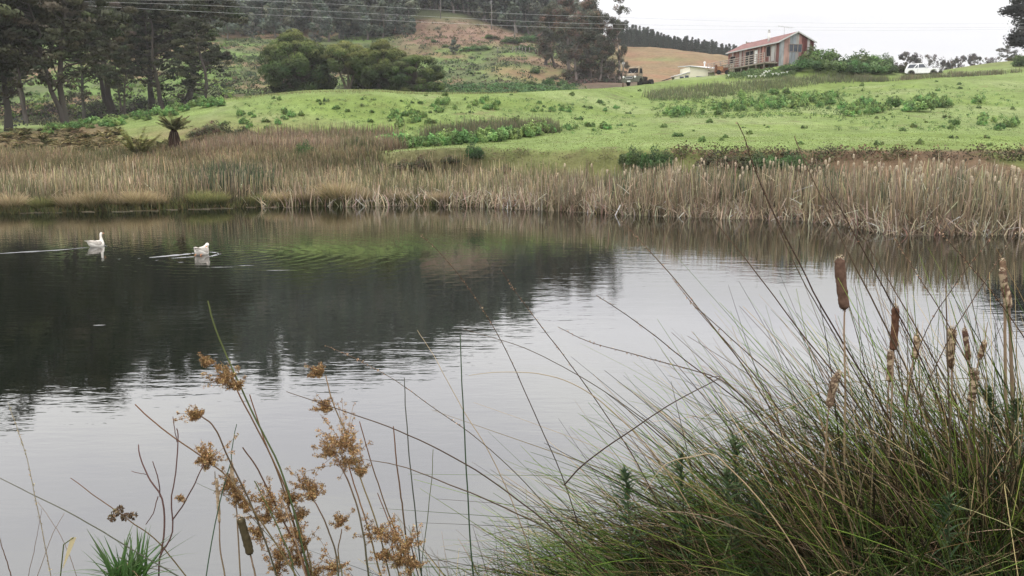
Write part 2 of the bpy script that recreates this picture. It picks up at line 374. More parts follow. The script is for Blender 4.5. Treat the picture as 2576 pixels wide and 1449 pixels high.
# ------------------------------------------------------------------ ground sheet
nu, AY = 760, 20.0
rows = np.concatenate([np.linspace(-14, 6, 60), np.linspace(6.6, 23, 12), np.linspace(23.5, 60, 150), np.linspace(60.3, 135, 190), np.geomspace(136, 1250, 170)])
vv = np.linspace(-1, 1, nu); vv = np.sign(vv) * (0.72 * np.abs(vv) + 0.9 * np.abs(vv) ** 5)
Yg = np.repeat(rows[:, None], nu, 1); Xg = vv[None] * (Yg + AY)
Zg = gz(Xg, Yg)
pxg = W_ / 2 + F_ * Xg / np.maximum(Yg, 4); _, pyg = proj(Xg, np.maximum(Yg, 4), Zg)
def lerp3(a, b_, k): return a * (1 - k[..., None]) + np.array(b_) * k[..., None]
Cg = np.zeros(Xg.shape + (3,)) + np.array([0.158, 0.208, 0.068])
n1 = fbm(Xg / 7, Yg / 7, 21); n2 = fbm(Xg / 2.2, Yg / 2.2, 31); n3 = fbm(Xg / 14, Yg / 14, 41)
ss = lambda x, a, b_: np.clip((x - a) / (b_ - a), 0, 1)
Cg = lerp3(Cg, (0.21, 0.245, 0.105), ss(n1, 0.5, 0.7) * 0.7)              # drier grass
Cg = lerp3(Cg, (0.21, 0.25, 0.105), ss(n2, 0.58, 0.72) * ss(1100 - pxg, 0, 300) * 0.7)
sY = shoreY(np.clip(pxg, -500, 3100)); off = Yg - sY
# mud and litter under the reeds, reddish soil on the left flat
Cg = lerp3(Cg, (0.075, 0.055, 0.035), ss(8.5 - off, 0, 2.0))
left = ss(900 - pxg, 0, 120) * ss(60 - Yg, -4, 6)
Cg = lerp3(Cg, (0.15, 0.095, 0.06), left * (0.6 + 0.4 * ss(n2, .4, .6)))
bare = ss(fbm(Xg / 1.6, Yg / .9, 55), .70, .76) * ss(pxg, 500, 800)
Cg = lerp3(Cg, (0.15, 0.13, 0.07), bare * .6)
lush = ss(fbm(Xg / 11, Yg / 5, 61), .52, .66)
Cg = lerp3(Cg, (0.145, 0.198, 0.05), lush * .7)
fern = ss(340 - pxg, 0, 60) * ss(74 - Yg, 0, 4)
Cg = lerp3(Cg, (0.14, 0.11, 0.06), fern)
bank = ss(pxg, 1180, 1500) * ss(pyg, 374, 382) * ss(60 - Yg, 0, 2)        # worn bank face
Cg = lerp3(Cg, (0.13, 0.135, 0.05), bank * 0.8)
Cg = lerp3(Cg, (0.12, 0.075, 0.05), bank * ss(pxg, 1800, 2050) * 0.9 * ss(n2, 0.3, 0.45))
bank2 = ss(pyg, 376, 388) * ss(1500 - pxg, 0, 100) * ss(pxg, 900, 1000) * ss(n2, .40, .55) * ss(60 - Yg, 0, 2)
Cg = lerp3(Cg, (0.16, 0.15, 0.07), bank2 * 0.7)
hill = ss(Yg, 108, 128) * ss(1700 - pxg, 0, 60)
Cg = lerp3(Cg, (0.10, 0.12, 0.055), hill)
Cg = lerp3(Cg, (0.125, 0.18, 0.058), hill * ss(n1, 0.5, 0.62))
Cg = lerp3(Cg, (0.20, 0.13, 0.085), hill * ss(n3, 0.52, 0.62) * 0.85)
clr = np.exp(-(((pxg - 1185) / 175) ** 4 + ((pyg - 82) / 34) ** 4)) * (Yg > 150)
Cg = lerp3(Cg, (0.205, 0.135, 0.10), np.clip(clr * 1.3, 0, 1) * (0.55 + 0.45 * ss(n2, .35, .6)))
c2 = np.exp(-(((pxg - 1350 + (pyg - 195) * 0) / 120) ** 4 + ((pyg - 190 - (pxg - 1350) * 0.12) / 16) ** 2)) * (Yg > 120) * (pxg < 1500)
Cg = lerp3(Cg, (0.24, 0.14, 0.09), np.clip(c2, 0, 1) * ss(n1, .35, .55) * 0.8)
c3 = ss(pxg, 1430, 1480) * ss(1640 - pxg, 0, 60) * (Yg > 125) * (Yg < 225)
Cg = lerp3(Cg, (0.12, 0.085, 0.065), c3 * 0.85)
br = ss(pxg, 1500, 1570) * ss(Yg, 175, 200)
Cg = lerp3(Cg, (0.20, 0.145, 0.08), br)
Cg = lerp3(Cg, (0.25, 0.135, 0.085), br * ss(n1, .45, .65) * 0.6)
Cg = lerp3(Cg, (0.17, 0.19, 0.075), br * np.exp(-(((pxg - 1650) / 60) ** 2 + ((pyg - 150) / 4) ** 2)) * 0.9)
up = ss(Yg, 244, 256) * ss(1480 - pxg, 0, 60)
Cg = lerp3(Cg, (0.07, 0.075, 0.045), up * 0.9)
kn = ss(pxg, 2330, 2380) * ss(Yg, 122, 130)
Cg = lerp3(Cg, (0.16, 0.18, 0.07), kn * 0.7)
Cg = lerp3(Cg, (0.03, 0.026, 0.018), ss(12 - Yg, 0, 3))
idx = np.arange(Xg.size).reshape(Xg.shape)
Fg = np.stack([idx[:-1, :-1], idx[:-1, 1:], idx[1:, 1:], idx[1:, :-1]], -1).reshape(-1, 4)
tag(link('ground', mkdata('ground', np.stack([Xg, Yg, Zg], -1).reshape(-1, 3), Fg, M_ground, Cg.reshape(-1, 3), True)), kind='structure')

# ------------------------------------------------------------------ pond water
G1 = at(243, 621, 1.0); 
def onwater(px, py):
    a, b_, c = ray(px, py); t_ = HC / -c
    return Vector((a * t_, b_ * t_, 0))
GO1, GO2 = onwater(242, 620), onwater(508, 640)
m, t, b = base_mat('pond water', 0.02, 0.5); M_water = m
b.inputs['IOR'].default_value = 2.2
b.inputs['Base Color'].default_value = (0.006, 0.008, 0.005, 1)
geo = nd(t, 'ShaderNodeNewGeometry')
def wnoise(scale, stretch, det=3, rot=0):
    mpn = nd(t, 'ShaderNodeMapping'); mpn.inputs['Scale'].default_value = stretch; mpn.inputs['Rotation'].default_value = (0, 0, rot)
    no = nd(t, 'ShaderNodeTexNoise'); no.inputs['Scale'].default_value = scale; no.inputs['Detail'].default_value = det
    t.links.new(geo.outputs['Position'], mpn.inputs[0]); t.links.new(mpn.outputs[0], no.inputs[0]); return no.outputs[0]
def mth(op, a, b_=None, c=None):
    n = nd(t, 'ShaderNodeMath', operation=op)
    for i, v in enumerate((a, b_, c)):
        if v is None: continue
        if isinstance(v, (int, float)): n.inputs[i].default_value = v
        else: t.links.new(v, n.inputs[i])
    return n.outputs[0]
w1 = wnoise(1.0, (1.1, 3.6, 1), 3, 0.10); w2 = wnoise(1.0, (4.0, 11.0, 1), 2, -0.08); patch = wnoise(0.09, (1, 1.6, 1), 3)
pk = nd(t, 'ShaderNodeMapRange'); pk.inputs[1].default_value = 0.40; pk.inputs[2].default_value = 0.62; pk.inputs[3].default_value = 0.25; pk.inputs[4].default_value = 1.0
t.links.new(patch, pk.inputs[0])
hsum = mth('MULTIPLY', mth('ADD', mth('MULTIPLY', w1, 0.0050), mth('MULTIPLY', w2, 0.0019)), pk.outputs[0])
sxy = nd(t, 'ShaderNodeSeparateXYZ'); t.links.new(geo.outputs['Position'], sxy.inputs[0])
for g, amp, reach, wl in ((GO2, 0.00042, 5.5, 0.42), (GO1, 0.0003, 3.0, 0.35)):
    dx = mth('SUBTRACT', sxy.outputs[0], float(g.x) + 0.8); dy = mth('SUBTRACT', sxy.outputs[1], float(g.y))
    r_ = mth('ADD', mth('SQRT', mth('ADD', mth('MULTIPLY', dx, dx), mth('MULTIPLY', dy, dy))), mth('MULTIPLY', w1, 0.45))
    s_ = mth('SINE', mth('MULTIPLY', r_, 2 * PI / wl)); f_ = mth('POWER', 2.718, mth('MULTIPLY', r_, -1.0 / reach))
    hsum = mth('ADD', hsum, mth('MULTIPLY', mth('MULTIPLY', s_, f_), amp * 2))
bp = nd(t, 'ShaderNodeBump'); bp.inputs['Strength'].default_value = 1.0; bp.inputs['Distance'].default_value = 1.0
t.links.new(hsum, bp.inputs['Height']); t.links.new(bp.outputs[0], b.inputs['Normal'])
wv = MB().poly([(-160, -2, 0), (160, -2, 0), (160, 47, 0), (-160, 47, 0)], [(0, 1, 2, 3)])
tag(wv.build('pond_water', M_water), kind='structure')

# ------------------------------------------------------------------ trees
def grow_tree(seed, H, r0, spread, base=0.25, nlimb=14, clump=1.0, nleaf=90, leaf=0.22, cols=((.06, .07, .04),), bark=(.10, .085, .07),
              lift=0.5, forks=((0, 0),), flat=0.7, jit=0.2, topcol=None, sub=3, k=6, shell=0.55, aspect=0.55, lean=0.0, inner=0.4, lmin=.65, thin=0):
    """returns (trunk mesh bag, crown mesh bag); spread(f) = crown radius at height fraction f"""
    r = np.random.default_rng(seed); T = Bag(); Cr = Bag(); clumps = []
    for fa, fr in forks:
        n = 10; ts = np.linspace(0, 1, n)
        w = np.cumsum(r.normal(0, 0.012 * H, (n, 2)), 0); w[0] = 0; w -= w[0]
        hh = H * (1 - 0.06 * r.random()) * (1 if fr == 0 else 0.9)
        P = np.stack([w[:, 0] + math.cos(fa) * fr * H * ts ** 1.2 + lean * H * ts, w[:, 1] + math.sin(fa) * fr * H * ts ** 1.2, hh * 0.93 * ts], 1)
        R = r0 * (1 if fr == 0 else 0.8) * (1 - ts * 0.88); R[0] *= 1.35
        v, f = tubes(P, R, k); T.add(v, f, ringcol(pal(n, [bark], 0.12, r), k))
        fs = base + (1 - base) * (np.arange(nlimb) + r.uniform(0, 1, nlimb)) / nlimb
        for i, fh in enumerate(fs):
            p0 = np.array([np.interp(fh * .93, ts * .93, P[:, j]) for j in range(3)])
            az = r.uniform(0, 2 * PI) if len(forks) == 1 else fa + r.normal(0, 1.3)
            L = spread((fh - base) / (1 - base)) * r.uniform(lmin, 1.1)
            up = lift * r.uniform(0.5, 1.3)
            d = np.array([math.cos(az), math.sin(az), up]); 
            q = np.linspace(0, 1, 5)[:, None]
            LP = p0 + d * L * q + np.array([0, 0, 1]) * (L * 0.25 * q ** 2) + np.cumsum(r.normal(0, 0.04 * L, (5, 3)), 0) * (q > 0)
            v, f = tubes(LP, r0 * (0.32 - 0.24 * q[:, 0]) * (1.1 - fh * 0.6), 4); T.add(v, f, np.array(bark) * r.uniform(.7, 1.2))
            clumps.append((LP[-1], fh)); clumps.append((LP[3] + r.normal(0, .1, 3) * L, fh))
            for _ in range(sub):
                s = r.uniform(0.45, 1.0); pb = LP[0] * (1 - s) + LP[-1] * s
                e = pb + rdir(1, r)[0] * np.array([1, 1, 0.55]) * L * 0.42
                v, f = tubes(np.linspace(pb, e, 3), np.array([.1, .07, .03]) * r0, 3); T.add(v, f, np.array(bark))
                clumps.append((e, fh))
        clumps.append((P[-1], 1.0))
    zmin = min(c[0][2] for c in clumps); zmax = max(c[0][2] for c in clumps)
    for c, fh in clumps:
        th = min(1, max(.22, (fh - thin) / .3)) if thin else 1
        cs = clump * r.uniform(0.6, 1.25) * (.6 + .4 * th); n = int(nleaf * r.uniform(0.7, 1.2) * th)
        u = rdir(n, r); rad = (1 - shell * r.random(n) ** 1.3)[:, None] if inner > 0 else r.random((n, 1)) ** .4
        off = u * rad * np.array([cs, cs, cs * flat])
        tone = pal(1, cols, jit, r)[0]
        cc = np.tile(tone, (n, 1)) * (1 + r.normal(0, 0.16, (n, 1)))
        if topcol is not None:
            hz = np.clip((c[2] + off[:, 2] - zmin) / (zmax - zmin + 1e-6) * 1.5 - 0.55, 0, 1) * np.clip(0.55 + u[:, 2], 0.1, 1)
            cc = cc * (1 - hz[:, None]) + np.array(topcol) * (1 + r.normal(0, .12, (n, 1))) * hz[:, None]
        v, f, col = leaves(c + off, leaf * r.uniform(0.7, 1.3, n), np.clip(cc, .004, .8), u, 0.78, aspect, r)
        Cr.add(v, f, col)
    return T, Cr
def tree_kind(name, *a, **kw):
    T, Cr = grow_tree(*a, **kw)
    V = np.concatenate(Cr.V)
    return {'trunk': T.data(name + '_trunk', M_bark, True), 'crown': Cr.data(name + '_crown', M_crown), 'H': float(V[:, 2].max())}
def whole_kind(name, *a, **kw):      # small in the picture: one mesh
    T, Cr = grow_tree(*a, **kw); V = np.concatenate(Cr.V)
    B = Bag(); 
    for i in range(len(T.V)): B.V.append(T.V[i]); B.F.append(T.F[i]); B.C.append(T.C[i]); B.M.append(T.M[i] * 0 + 1)
    for i in range(len(Cr.V)): B.V.append(Cr.V[i]); B.F.append(Cr.F[i] + (T.n - 0)); B.C.append(Cr.C[i]); B.M.append(Cr.M[i] * 0)
    return {'all': B.data(name, [M_crown, M_bark]), 'H': float(V[:, 2].max())}
def plant_tree(kd, name, label, cat, px, base, top, group=None, Y=None, wide=1.0, rz=None, z=None, sink=0.15):
    if Y is None: x, Y, zz = hit(px, base)
    else:
        x = (px - W_ / 2) / F_ * Y * 1.0; zz = float(gz(x, Y))
        if z is not None: zz = z
    h = zat(top, Y) - zz; s = h / kd['H']; rz = random.uniform(0, 6.28) if rz is None else rz
    if 'all' in kd:
        o = link(name, kd['all'], None, (x, Y, zz - sink), rz, (s * wide, s * wide, s)); return tag(o, label, cat, group)
    o = thing(name, label, cat, (x, Y, zz - sink), rz, group, (s * wide, s * wide, s))
    link('trunk', kd['trunk'], o); link('crown', kd['crown'], o); return o

DK = ((.050, .058, .034), (.064, .068, .042), (.040, .047, .030), (.078, .078, .050))
darks = [tree_kind('dark%d' % i, 100 + i, 20, .33, lambda f: 4.6 * (0.55 + 0.6 * math.sin(PI * min(f * .9 + .12, 1))), base=bf, nlimb=30, clump=1.12, nleaf=105,
                   leaf=.19, cols=DK, bark=(.075, .066, .058), lift=.25, forks=fk, flat=.38, sub=3, jit=.22, k=8, thin=.20 if bf > .1 else .02)
         for i, (fk, bf) in enumerate([(((0.2, 0), (3.0, .16)), .20), (((0, 0),), .14), (((0, 0), (0.4, .14)), .22), (((0, 0),), .04)])]
LT = [  # px, base, top, kind, wide, rz, label
 (165, 321, -210, 0, 1.0, 0.2, 'tall dark tree forking low into two thick trunks behind the bright green weed bushes'),
 (22, 330, -230, 1, 1.0, 1.0, 'tall dark tree at the left edge of the photo, its base in brown ferns'),
 (288, 290, -200, 2, .95, 2.8, 'tall dark tree with a pair of leaning bare trunks, left of the straight grey trunk'),
 (384, 277, -240, 1, .9, 4.0, 'tall dark tree with one straight grey trunk standing right of the leaning pair'),
 (468, 268, -150, 3, 1.25, 2.0, 'broad dark tree leafy almost to the ground, rightmost in front of the stand'),
 (-70, 335, -220, 0, 1.0, 2.0, 'tall dark tree cut off by the left edge of the photo'),
]
for px, bs, tp, kd, wd, rz, lb in LT:
    plant_tree(darks[kd], 'dark_tree', lb, 'tree', px, bs, tp, 'stand of tall dark trees left of the paddock', wide=wd, rz=rz)
for px, Y, tp, kd, wd, lb in [(90, 112, -60, 2, .9, 'slimmer dark tree standing behind the forked tree, in the second row of the stand'),
                              (232, 116, -40, 1, .8, 'dark tree in the second row, seen between the forked tree and the leaning trunks'),
                              (335, 112, 20, 2, .7, 'shorter dark tree in the second row, between the leaning trunks and the straight grey trunk'),
                              (528, 112, -30, 3, 1.0, 'dark bushy tree in the second row at the right end of the stand'),
                              (-20, 118, -90, 3, 1.0, 'dark tree in the second row at the left edge of the photo'),
                              (430, 118, -60, 2, .95, 'dark tree in the second row between the straight grey trunk and the broad tree')]:
    plant_tree(darks[kd], 'dark_tree', lb, 'tree', px, 0, tp, 'stand of tall dark trees left of the paddock', Y=Y, wide=wd)

AC = ((.062, .082, .034), (.048, .064, .028), (.08, .10, .036), (.038, .05, .025))
def dome_tree(name, seed, R, zc, rz, nl, lump, cols, top, bark, forks, openb=-.95):
    """dense rounded crown of many lumps set on a dome, limbs running up inside it"""
    r = np.random.default_rng(seed); T = Bag(); Cr = Bag(); k = 0
    for a in forks:
        P = catmull([(0, 0, 0), (math.cos(a) * .25 * R * .4, math.sin(a) * .1, zc * .35), (math.cos(a) * R * .32, math.sin(a) * R * .2, zc * .8), (math.cos(a) * R * .5, math.sin(a) * R * .3, zc + rz * .5)], 10)
        v, f = tubes(P, np.linspace(.27, .05, 10), 7); T.add(v, f, np.array(bark))
    while k < nl:
        u = rdir(1, r)[0]
        if u[2] < openb: continue
        wob = .80 + .22 * float(fbm(u[0] * 1.7 + 9, u[1] * 1.7 + u[2] * 1.3, seed)); q = r.choice([1.0, 1.0, 1.0, .72]); c = np.array([0, 0, zc]) + u * np.array([R, R, rz]) * wob * q; k += 1
        s = lump * r.uniform(.6, 1.25); n = int(190 * (s / lump) ** 2) + 60
        v, f = tubes(np.array([[0, 0, zc * .7], c * .6 + np.array([0, 0, zc * .25]), c]), np.array([.10, .05, .02]), 3); T.add(v, f, np.array(bark))
        w = rdir(n, r); w = w + u * .35; w /= np.linalg.norm(w, axis=1, keepdims=True); p = c + w * np.array([s, s, s * .8]) * (1 - .25 * r.random((n, 1)) ** 2)
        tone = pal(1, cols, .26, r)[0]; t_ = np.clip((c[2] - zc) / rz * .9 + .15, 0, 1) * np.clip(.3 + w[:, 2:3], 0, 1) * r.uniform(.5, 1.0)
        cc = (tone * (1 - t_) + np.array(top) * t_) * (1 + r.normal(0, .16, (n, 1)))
        v, f, col = leaves(p, .13 * r.uniform(.7, 1.3, n), np.clip(cc, .004, .8), w, .75, .5, r); Cr.add(v, f, col)
    V = np.concatenate(Cr.V)
    return {'trunk': T.data(name + '_trunk', M_bark, True), 'crown': Cr.data(name + '_crown', M_crown), 'H': float(V[:, 2].max())}
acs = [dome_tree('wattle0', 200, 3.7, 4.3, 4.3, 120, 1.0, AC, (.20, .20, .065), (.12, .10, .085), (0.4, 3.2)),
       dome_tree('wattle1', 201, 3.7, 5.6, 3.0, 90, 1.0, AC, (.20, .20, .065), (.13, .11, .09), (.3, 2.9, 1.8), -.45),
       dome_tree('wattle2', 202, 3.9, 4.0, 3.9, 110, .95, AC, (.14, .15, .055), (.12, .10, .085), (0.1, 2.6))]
for px, bs, tp, kd, wd, lb in [(757, 246, 64, 0, 1.12, 'tallest rounded wattle tree with yellow-green top, leftmost of the clump behind the knoll'),
                               (885, 236, 92, 1, 1.22, 'wattle tree with forked bare trunks under its olive crown, middle of the clump'),
                               (972, 240, 90, 0, 1.08, 'dense rounded wattle tree with yellowish tufts, third from the left behind the knoll'),
                               (1052, 241, 128, 2, 1.35, 'low dark wattle tree sloping down to the right end of the clump behind the knoll'),
                               (806, 238, 112, 2, .95, 'small wattle tree filling the gap between the tallest wattle and the forked wattle'),
                               (928, 238, 112, 2, .8, 'wattle tree crowded behind the forked wattle')]:
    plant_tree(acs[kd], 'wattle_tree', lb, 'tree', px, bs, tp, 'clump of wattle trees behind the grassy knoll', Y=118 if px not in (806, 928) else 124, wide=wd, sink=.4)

EU = ((.105, .105, .082), (.088, .092, .07), (.155, .108, .082), (.065, .07, .056), (.125, .13, .092))
eus = [tree_kind('gum%d' % i, 300 + i, 16, .3, sp, base=bf, nlimb=20, clump=.95, nleaf=115, leaf=.17, cols=EU, bark=bk, lift=.7, flat=1.05, sub=3, jit=.2, aspect=.4)
       for i, (sp, bf, bk) in enumerate([(lambda f: 2.5 * math.sin(PI * (.2 + .68 * f)), .22, (.12, .10, .09)),
                                         (lambda f: 3.2 * math.sin(PI * (.3 + .6 * f)), .04, (.14, .12, .11)),
                                         (lambda f: 2.7 * math.sin(PI * (.25 + .65 * f)), .08, (.12, .10, .09))])]
airy = tree_kind('airygum', 333, 17, .26, lambda f: 1.2 + 2.4 * f, base=.52, nlimb=6, clump=1.05, nleaf=120, leaf=.17, cols=EU, bark=(.32, .29, .26), lift=.9, flat=.75, sub=2)
for px, bs, tp, kd, wd, lb in [(1372, 168, 14, 0, 1.5, 'slender gum tree with bare lower trunk at the left end of the gum clump'),
                               (1398, 172, 0, 1, 1.25, 'second gum tree from the left, its dark trunk standing on brown soil'),
                               (1432, 186, -14, 2, 1.2, 'tall narrow gum tree left of the reddish-topped gum'),
                               (1482, 208, -8, 2, 1.3, 'tallest gum tree of the clump with a rounded reddish-brown top'),
                               (1530, 212, 28, 1, 1.1, 'broad drooping gum tree right of the reddish-topped gum, foliage down to the ground'),
                               (1568, 214, 108, 1, .8, 'low gum tree with pale trunks just behind the old truck'),
                               (1450, 210, 50, 1, 1.3, 'bushy gum tree filling the middle of the clump'),
                               (1505, 213, 80, 1, 1.4, 'dark low gum tree at the foot of the clump, left of the old truck')]:
    plant_tree(eus[kd], 'gum_tree', lb, 'tree', px, bs, tp, 'clump of gum trees behind the old truck', wide=wd)
plant_tree(airy, 'gum_tree', 'airy pale-trunked gum tree with open tufted crown against the sky, right of the gum clump', 'tree', 1556, 210, -8, 'clump of gum trees behind the old truck', Y=172, wide=.9, rz=.3)

# forest on the hill: many alike, one mesh each
FO = ((.125, .145, .11), (.10, .12, .095), (.15, .17, .12), (.08, .095, .08))
fors = [whole_kind('hillside_tree%d' % i, 400 + i, 15, .25, sp, base=.12, nlimb=13, clump=1.25, nleaf=75, leaf=.32, cols=FO, bark=(.17, .15, .13), lift=.6, flat=1.1, sub=2, k=4, jit=.18)
        for i, sp in enumerate([lambda f: 3.0 * math.sin(PI * (.3 + .6 * f)), lambda f: 2.6 * (1.05 - .8 * f), lambda f: 2.2 + 1.2 * math.sin(PI * f)])]
GR = 'trees of the grey-green wood on the hillside'; LBF = 'grey-green tree crowded into the wood that covers the hillside above the wattles'
nf = 0
def forest(px, base, top, wide=1.0, lb=LBF, gr=GR, Y=None):
    plant_tree(fors[random.randrange(3)], 'hillside_tree', lb, 'tree', px, base, top, gr, wide=wide * random.uniform(.85, 1.2), Y=Y, sink=.4)
for row, (Yr, n, h) in enumerate([(232, 46, 13), (250, 46, 15), (272, 54, 17), (298, 54, 18), (330, 50, 20)]):
    for i in range(n):
        px = -60 + (1500 + 60) * (i + random.uniform(.1, .9)) / n; Y = Yr + random.uniform(-8, 8)
        lim = 560 if row < 2 else -200
        if 1045 < px < 1400 and Y < 258: continue
        if px < 540 and row == 1 and i % 2: continue
        if row == 0 and px < 540: continue
        x = (px - W_ / 2) / F_ * Y; z = float(gz(x, Y)); hh = h * random.uniform(.8, 1.15)
        if px > 1340: hh *= .75
        top = proj(x, Y, z + hh)[1]
        forest(px, 0, top, 1.35, Y=Y)
for i in range(24):
    Y = random.uniform(252, 262); px = 1050 + 12.5 * i + random.uniform(-4, 4); z = float(gz((px - W_ / 2) / F_ * Y, Y)); forest(px, 0, proj(0, Y, z + random.uniform(12, 17))[1], 1.3, Y=Y)
for i in range(16):      # front edge of the wood, lower and paler, left of the clearing
    px = 868 + 11.5 * i + random.uniform(-4, 4); forest(px, 94 + random.uniform(-4, 3), 44 + random.uniform(-10, 12), 1.25,
        'pale grey-green young tree along the wood edge beside the bare clearing', 'young trees along the edge of the wood by the clearing')
for i in range(11):
    px = 560 + 20 * i + random.uniform(-6, 6); forest(px, 84 + random.uniform(-8, 6), 30 + random.uniform(-12, 12), 1.2,
        'grey-green tree along the lower wood edge above the tallest wattle', 'trees along the lower edge of the wood above the tallest wattle')
for px, bs, tp, lb in [(1145, 131, 97, 'small round dark tree standing alone on the slope below the bare clearing'),
                       (640, 100, 52, 'small round grey-green tree left of the tallest wattle, at the foot of the wood'),
                       (800, 115, 55, 'brown-grey tree behind and right of the tallest wattle')]:
    plant_tree(fors[2], 'hillside_tree', lb, 'tree', px, bs, tp, wide=1.5, rz=1)
sap = tree_kind('sapling', 450, 7, .09, lambda f: 1.1, base=.3, nlimb=8, clump=.6, nleaf=30, leaf=.16, cols=((.10, .11, .08),), sub=1, flat=1.2)
plant_tree(sap, 'sapling', 'thin see-through sapling on the bare brown clearing', 'tree', 1104, 110, 64, wide=1.0)
bare = MB(); 
def dead_trunk(px, bs, tp, lb):
    x, Y, z = hit(px, bs); h = zat(tp, Y) - z
    o = MB().tube([(0, 0, -.5), (.1, 0, h * .5), (-.05, .05, h)], [.18, .12, .05], 6).build('pale_trunk', M_palebark, None, True, (x, Y, z))
    tag(o, lb, 'tree trunk', 'pale bare trunks at the top of the clearing')
M_palebark = plain('pale bark', (.24, .22, .20), .9, .1, var=.4, scale=3)
for px, bs, tp, lb in [(1108, 52, -30, 'bare pale trunk at the wood edge, left one above the clearing'), (1236, 78, 0, 'bare pale trunk rising from the wood edge, middle one above the clearing'),
                       (1294, 96, 60, 'short bare pale trunk at the right end of the clearing')]:
    dead_trunk(px, bs, tp, lb)

# pines on the ridge
def pine_mesh(seed, H=13):
    r = np.random.default_rng(seed); B = Bag()
    v, f = tubes(np.array([[0, 0, 0], [0, 0, H * .5], [0, 0, H]]), np.array([.2, .12, .02]), 5); B.add(v, f, (.10, .08, .065), 1)
    for h in np.arange(H * .12, H * .99, .55):
        L = (1 - h / H) ** 1.05 * 3.3 + .10; m_ = 7
        for a in r.uniform(0, 2 * PI, m_):
            n = 16; s = r.random(n) ** .6 * L * r.uniform(.7, 1.15)
            c = np.stack([np.cos(a) * s, np.sin(a) * s, h + .28 * s * (1 - s / (L + .1)) + .1 * s], 1) + r.normal(0, .12, (n, 3))
            v, f, col = leaves(c, .20, pal(n, [(.06, .075, .06), (.05, .06, .052), (.075, .09, .068)], .15, r), None, 0, .35, r); B.add(v, f, col, 0)
    return {'all': B.data('ridge_pine', [M_crown, M_bark]), 'H': H}
pines = [pine_mesh(500 + i) for i in range(3)]
RP = [(1560, 62), (1590, 68), (1620, 72), (1660, 88), (1685, 100), (1700, 96), (1740, 104), (1790, 112), (1850, 122), (1900, 140), (1960, 150)]
for row, (Yr, dt) in enumerate([(318, 10), (330, 3), (345, 0), (360, -2)]):
    n = 54
    for i in range(n):
        px = 1535 + (1990 - 1535) * (i + random.uniform(.15, .85)) / n
        tp = np.interp(px, [a for a, _ in RP], [b_ for _, b_ in RP]) + dt + random.uniform(-7, 10)
        Y = Yr + random.uniform(-5, 5); x = (px - W_ / 2) / F_ * Y; z = float(gz(x, Y))
        if zat(tp, Y) - z < 4: tp -= 18
        if zat(tp, Y) - z < 3: continue
        z0 = min(z, zat(tp, Y) - 9)
        plant_tree(pines[random.randrange(3)], 'pine_tree', 'dark blue-grey pine in the plantation along the ridge above the brown hill', 'pine tree', px, 0, tp,
                   'pines along the ridge', Y=Y, wide=random.uniform(1.3, 1.8), z=z0)

# trees along the right-hand skyline
rt_round = tree_kind('roundtree', 600, 8, .25, lambda f: 3.2 * math.sin(PI * (.3 + .6 * f)), base=.08, nlimb=14, clump=.62, nleaf=55, leaf=.17, cols=((.13, .12, .11), (.105, .10, .09)), sub=3, flat=.9)
rt_airy = tree_kind('airytree', 610, 8, .2, lambda f: 2.8 * math.sin(PI * (.3 + .6 * f)), base=.25, nlimb=11, clump=.6, nleaf=24, leaf=.16, cols=((.19, .18, .17), (.16, .155, .14)), sub=2, flat=.9)
rt_flat = tree_kind('flattree', 620, 9, .22, lambda f: 3.6 * (.35 + .65 * f) * (1.15 - .5 * f), base=.35, nlimb=14, clump=.7, nleaf=40, leaf=.16, cols=((.12, .12, .105),), sub=3, flat=.4, lift=.3)
GS = 'trees on the skyline behind the white off-roader'
for px, tp, Y, kd, wd, lb in [(2254, 126, 175, rt_round, .95, 'dense dark rounded tree on the skyline left of the white off-roader'),
    (2305, 132, 185, rt_airy, .8, 'thin airy tree showing over the roof of the white off-roader'),
    (2345, 149, 190, rt_airy, .8, 'faint small tree on the skyline just right of the white off-roader'),
    (2378, 134, 180, rt_round, .7, 'grey rounded tree, first of the group right of the white off-roader'),
    (2350, 146, 182, rt_round, .6, 'small grey tree at the left foot of the skyline group'),
    (2420, 128, 180, rt_round, .75, 'dark pointed rounded tree in the middle of the skyline group'),
    (2448, 140, 190, rt_airy, .7, 'pale airy tree between the dark rounded tree and the flat-topped tree'),
    (2470, 138, 195, rt_airy, .7, 'second pale airy tree left of the flat-topped tree'),
    (2500, 101, 175, rt_flat, 1.0, 'flat-topped open tree standing tallest on the grassy rise'),
    (2190, 146, 185, rt_airy, .8, 'faint thin tree on the skyline right of the hedge by the barn'),
    (2530, 145, 185, rt_airy, .6, 'small pale tree between the flat-topped tree and the big dark tree')]:
    plant_tree(kd, 'skyline_tree', lb, 'tree', px, 0, tp, GS, Y=Y, wide=wd, sink=.3)
big = tree_kind('bigdark', 640, 18, .5, lambda f: 4.4 * math.sin(PI * (.40 + .50 * f)), base=.01, nlimb=40, clump=1.25, nleaf=170, leaf=.2, cols=((.05, .052, .045), (.042, .044, .04)), sub=3, flat=.8)
plant_tree(big, 'dark_tree', 'huge dark tree cut off by the right edge of the photo', 'tree', 2598, 0, -90, Y=140, wide=1.6)

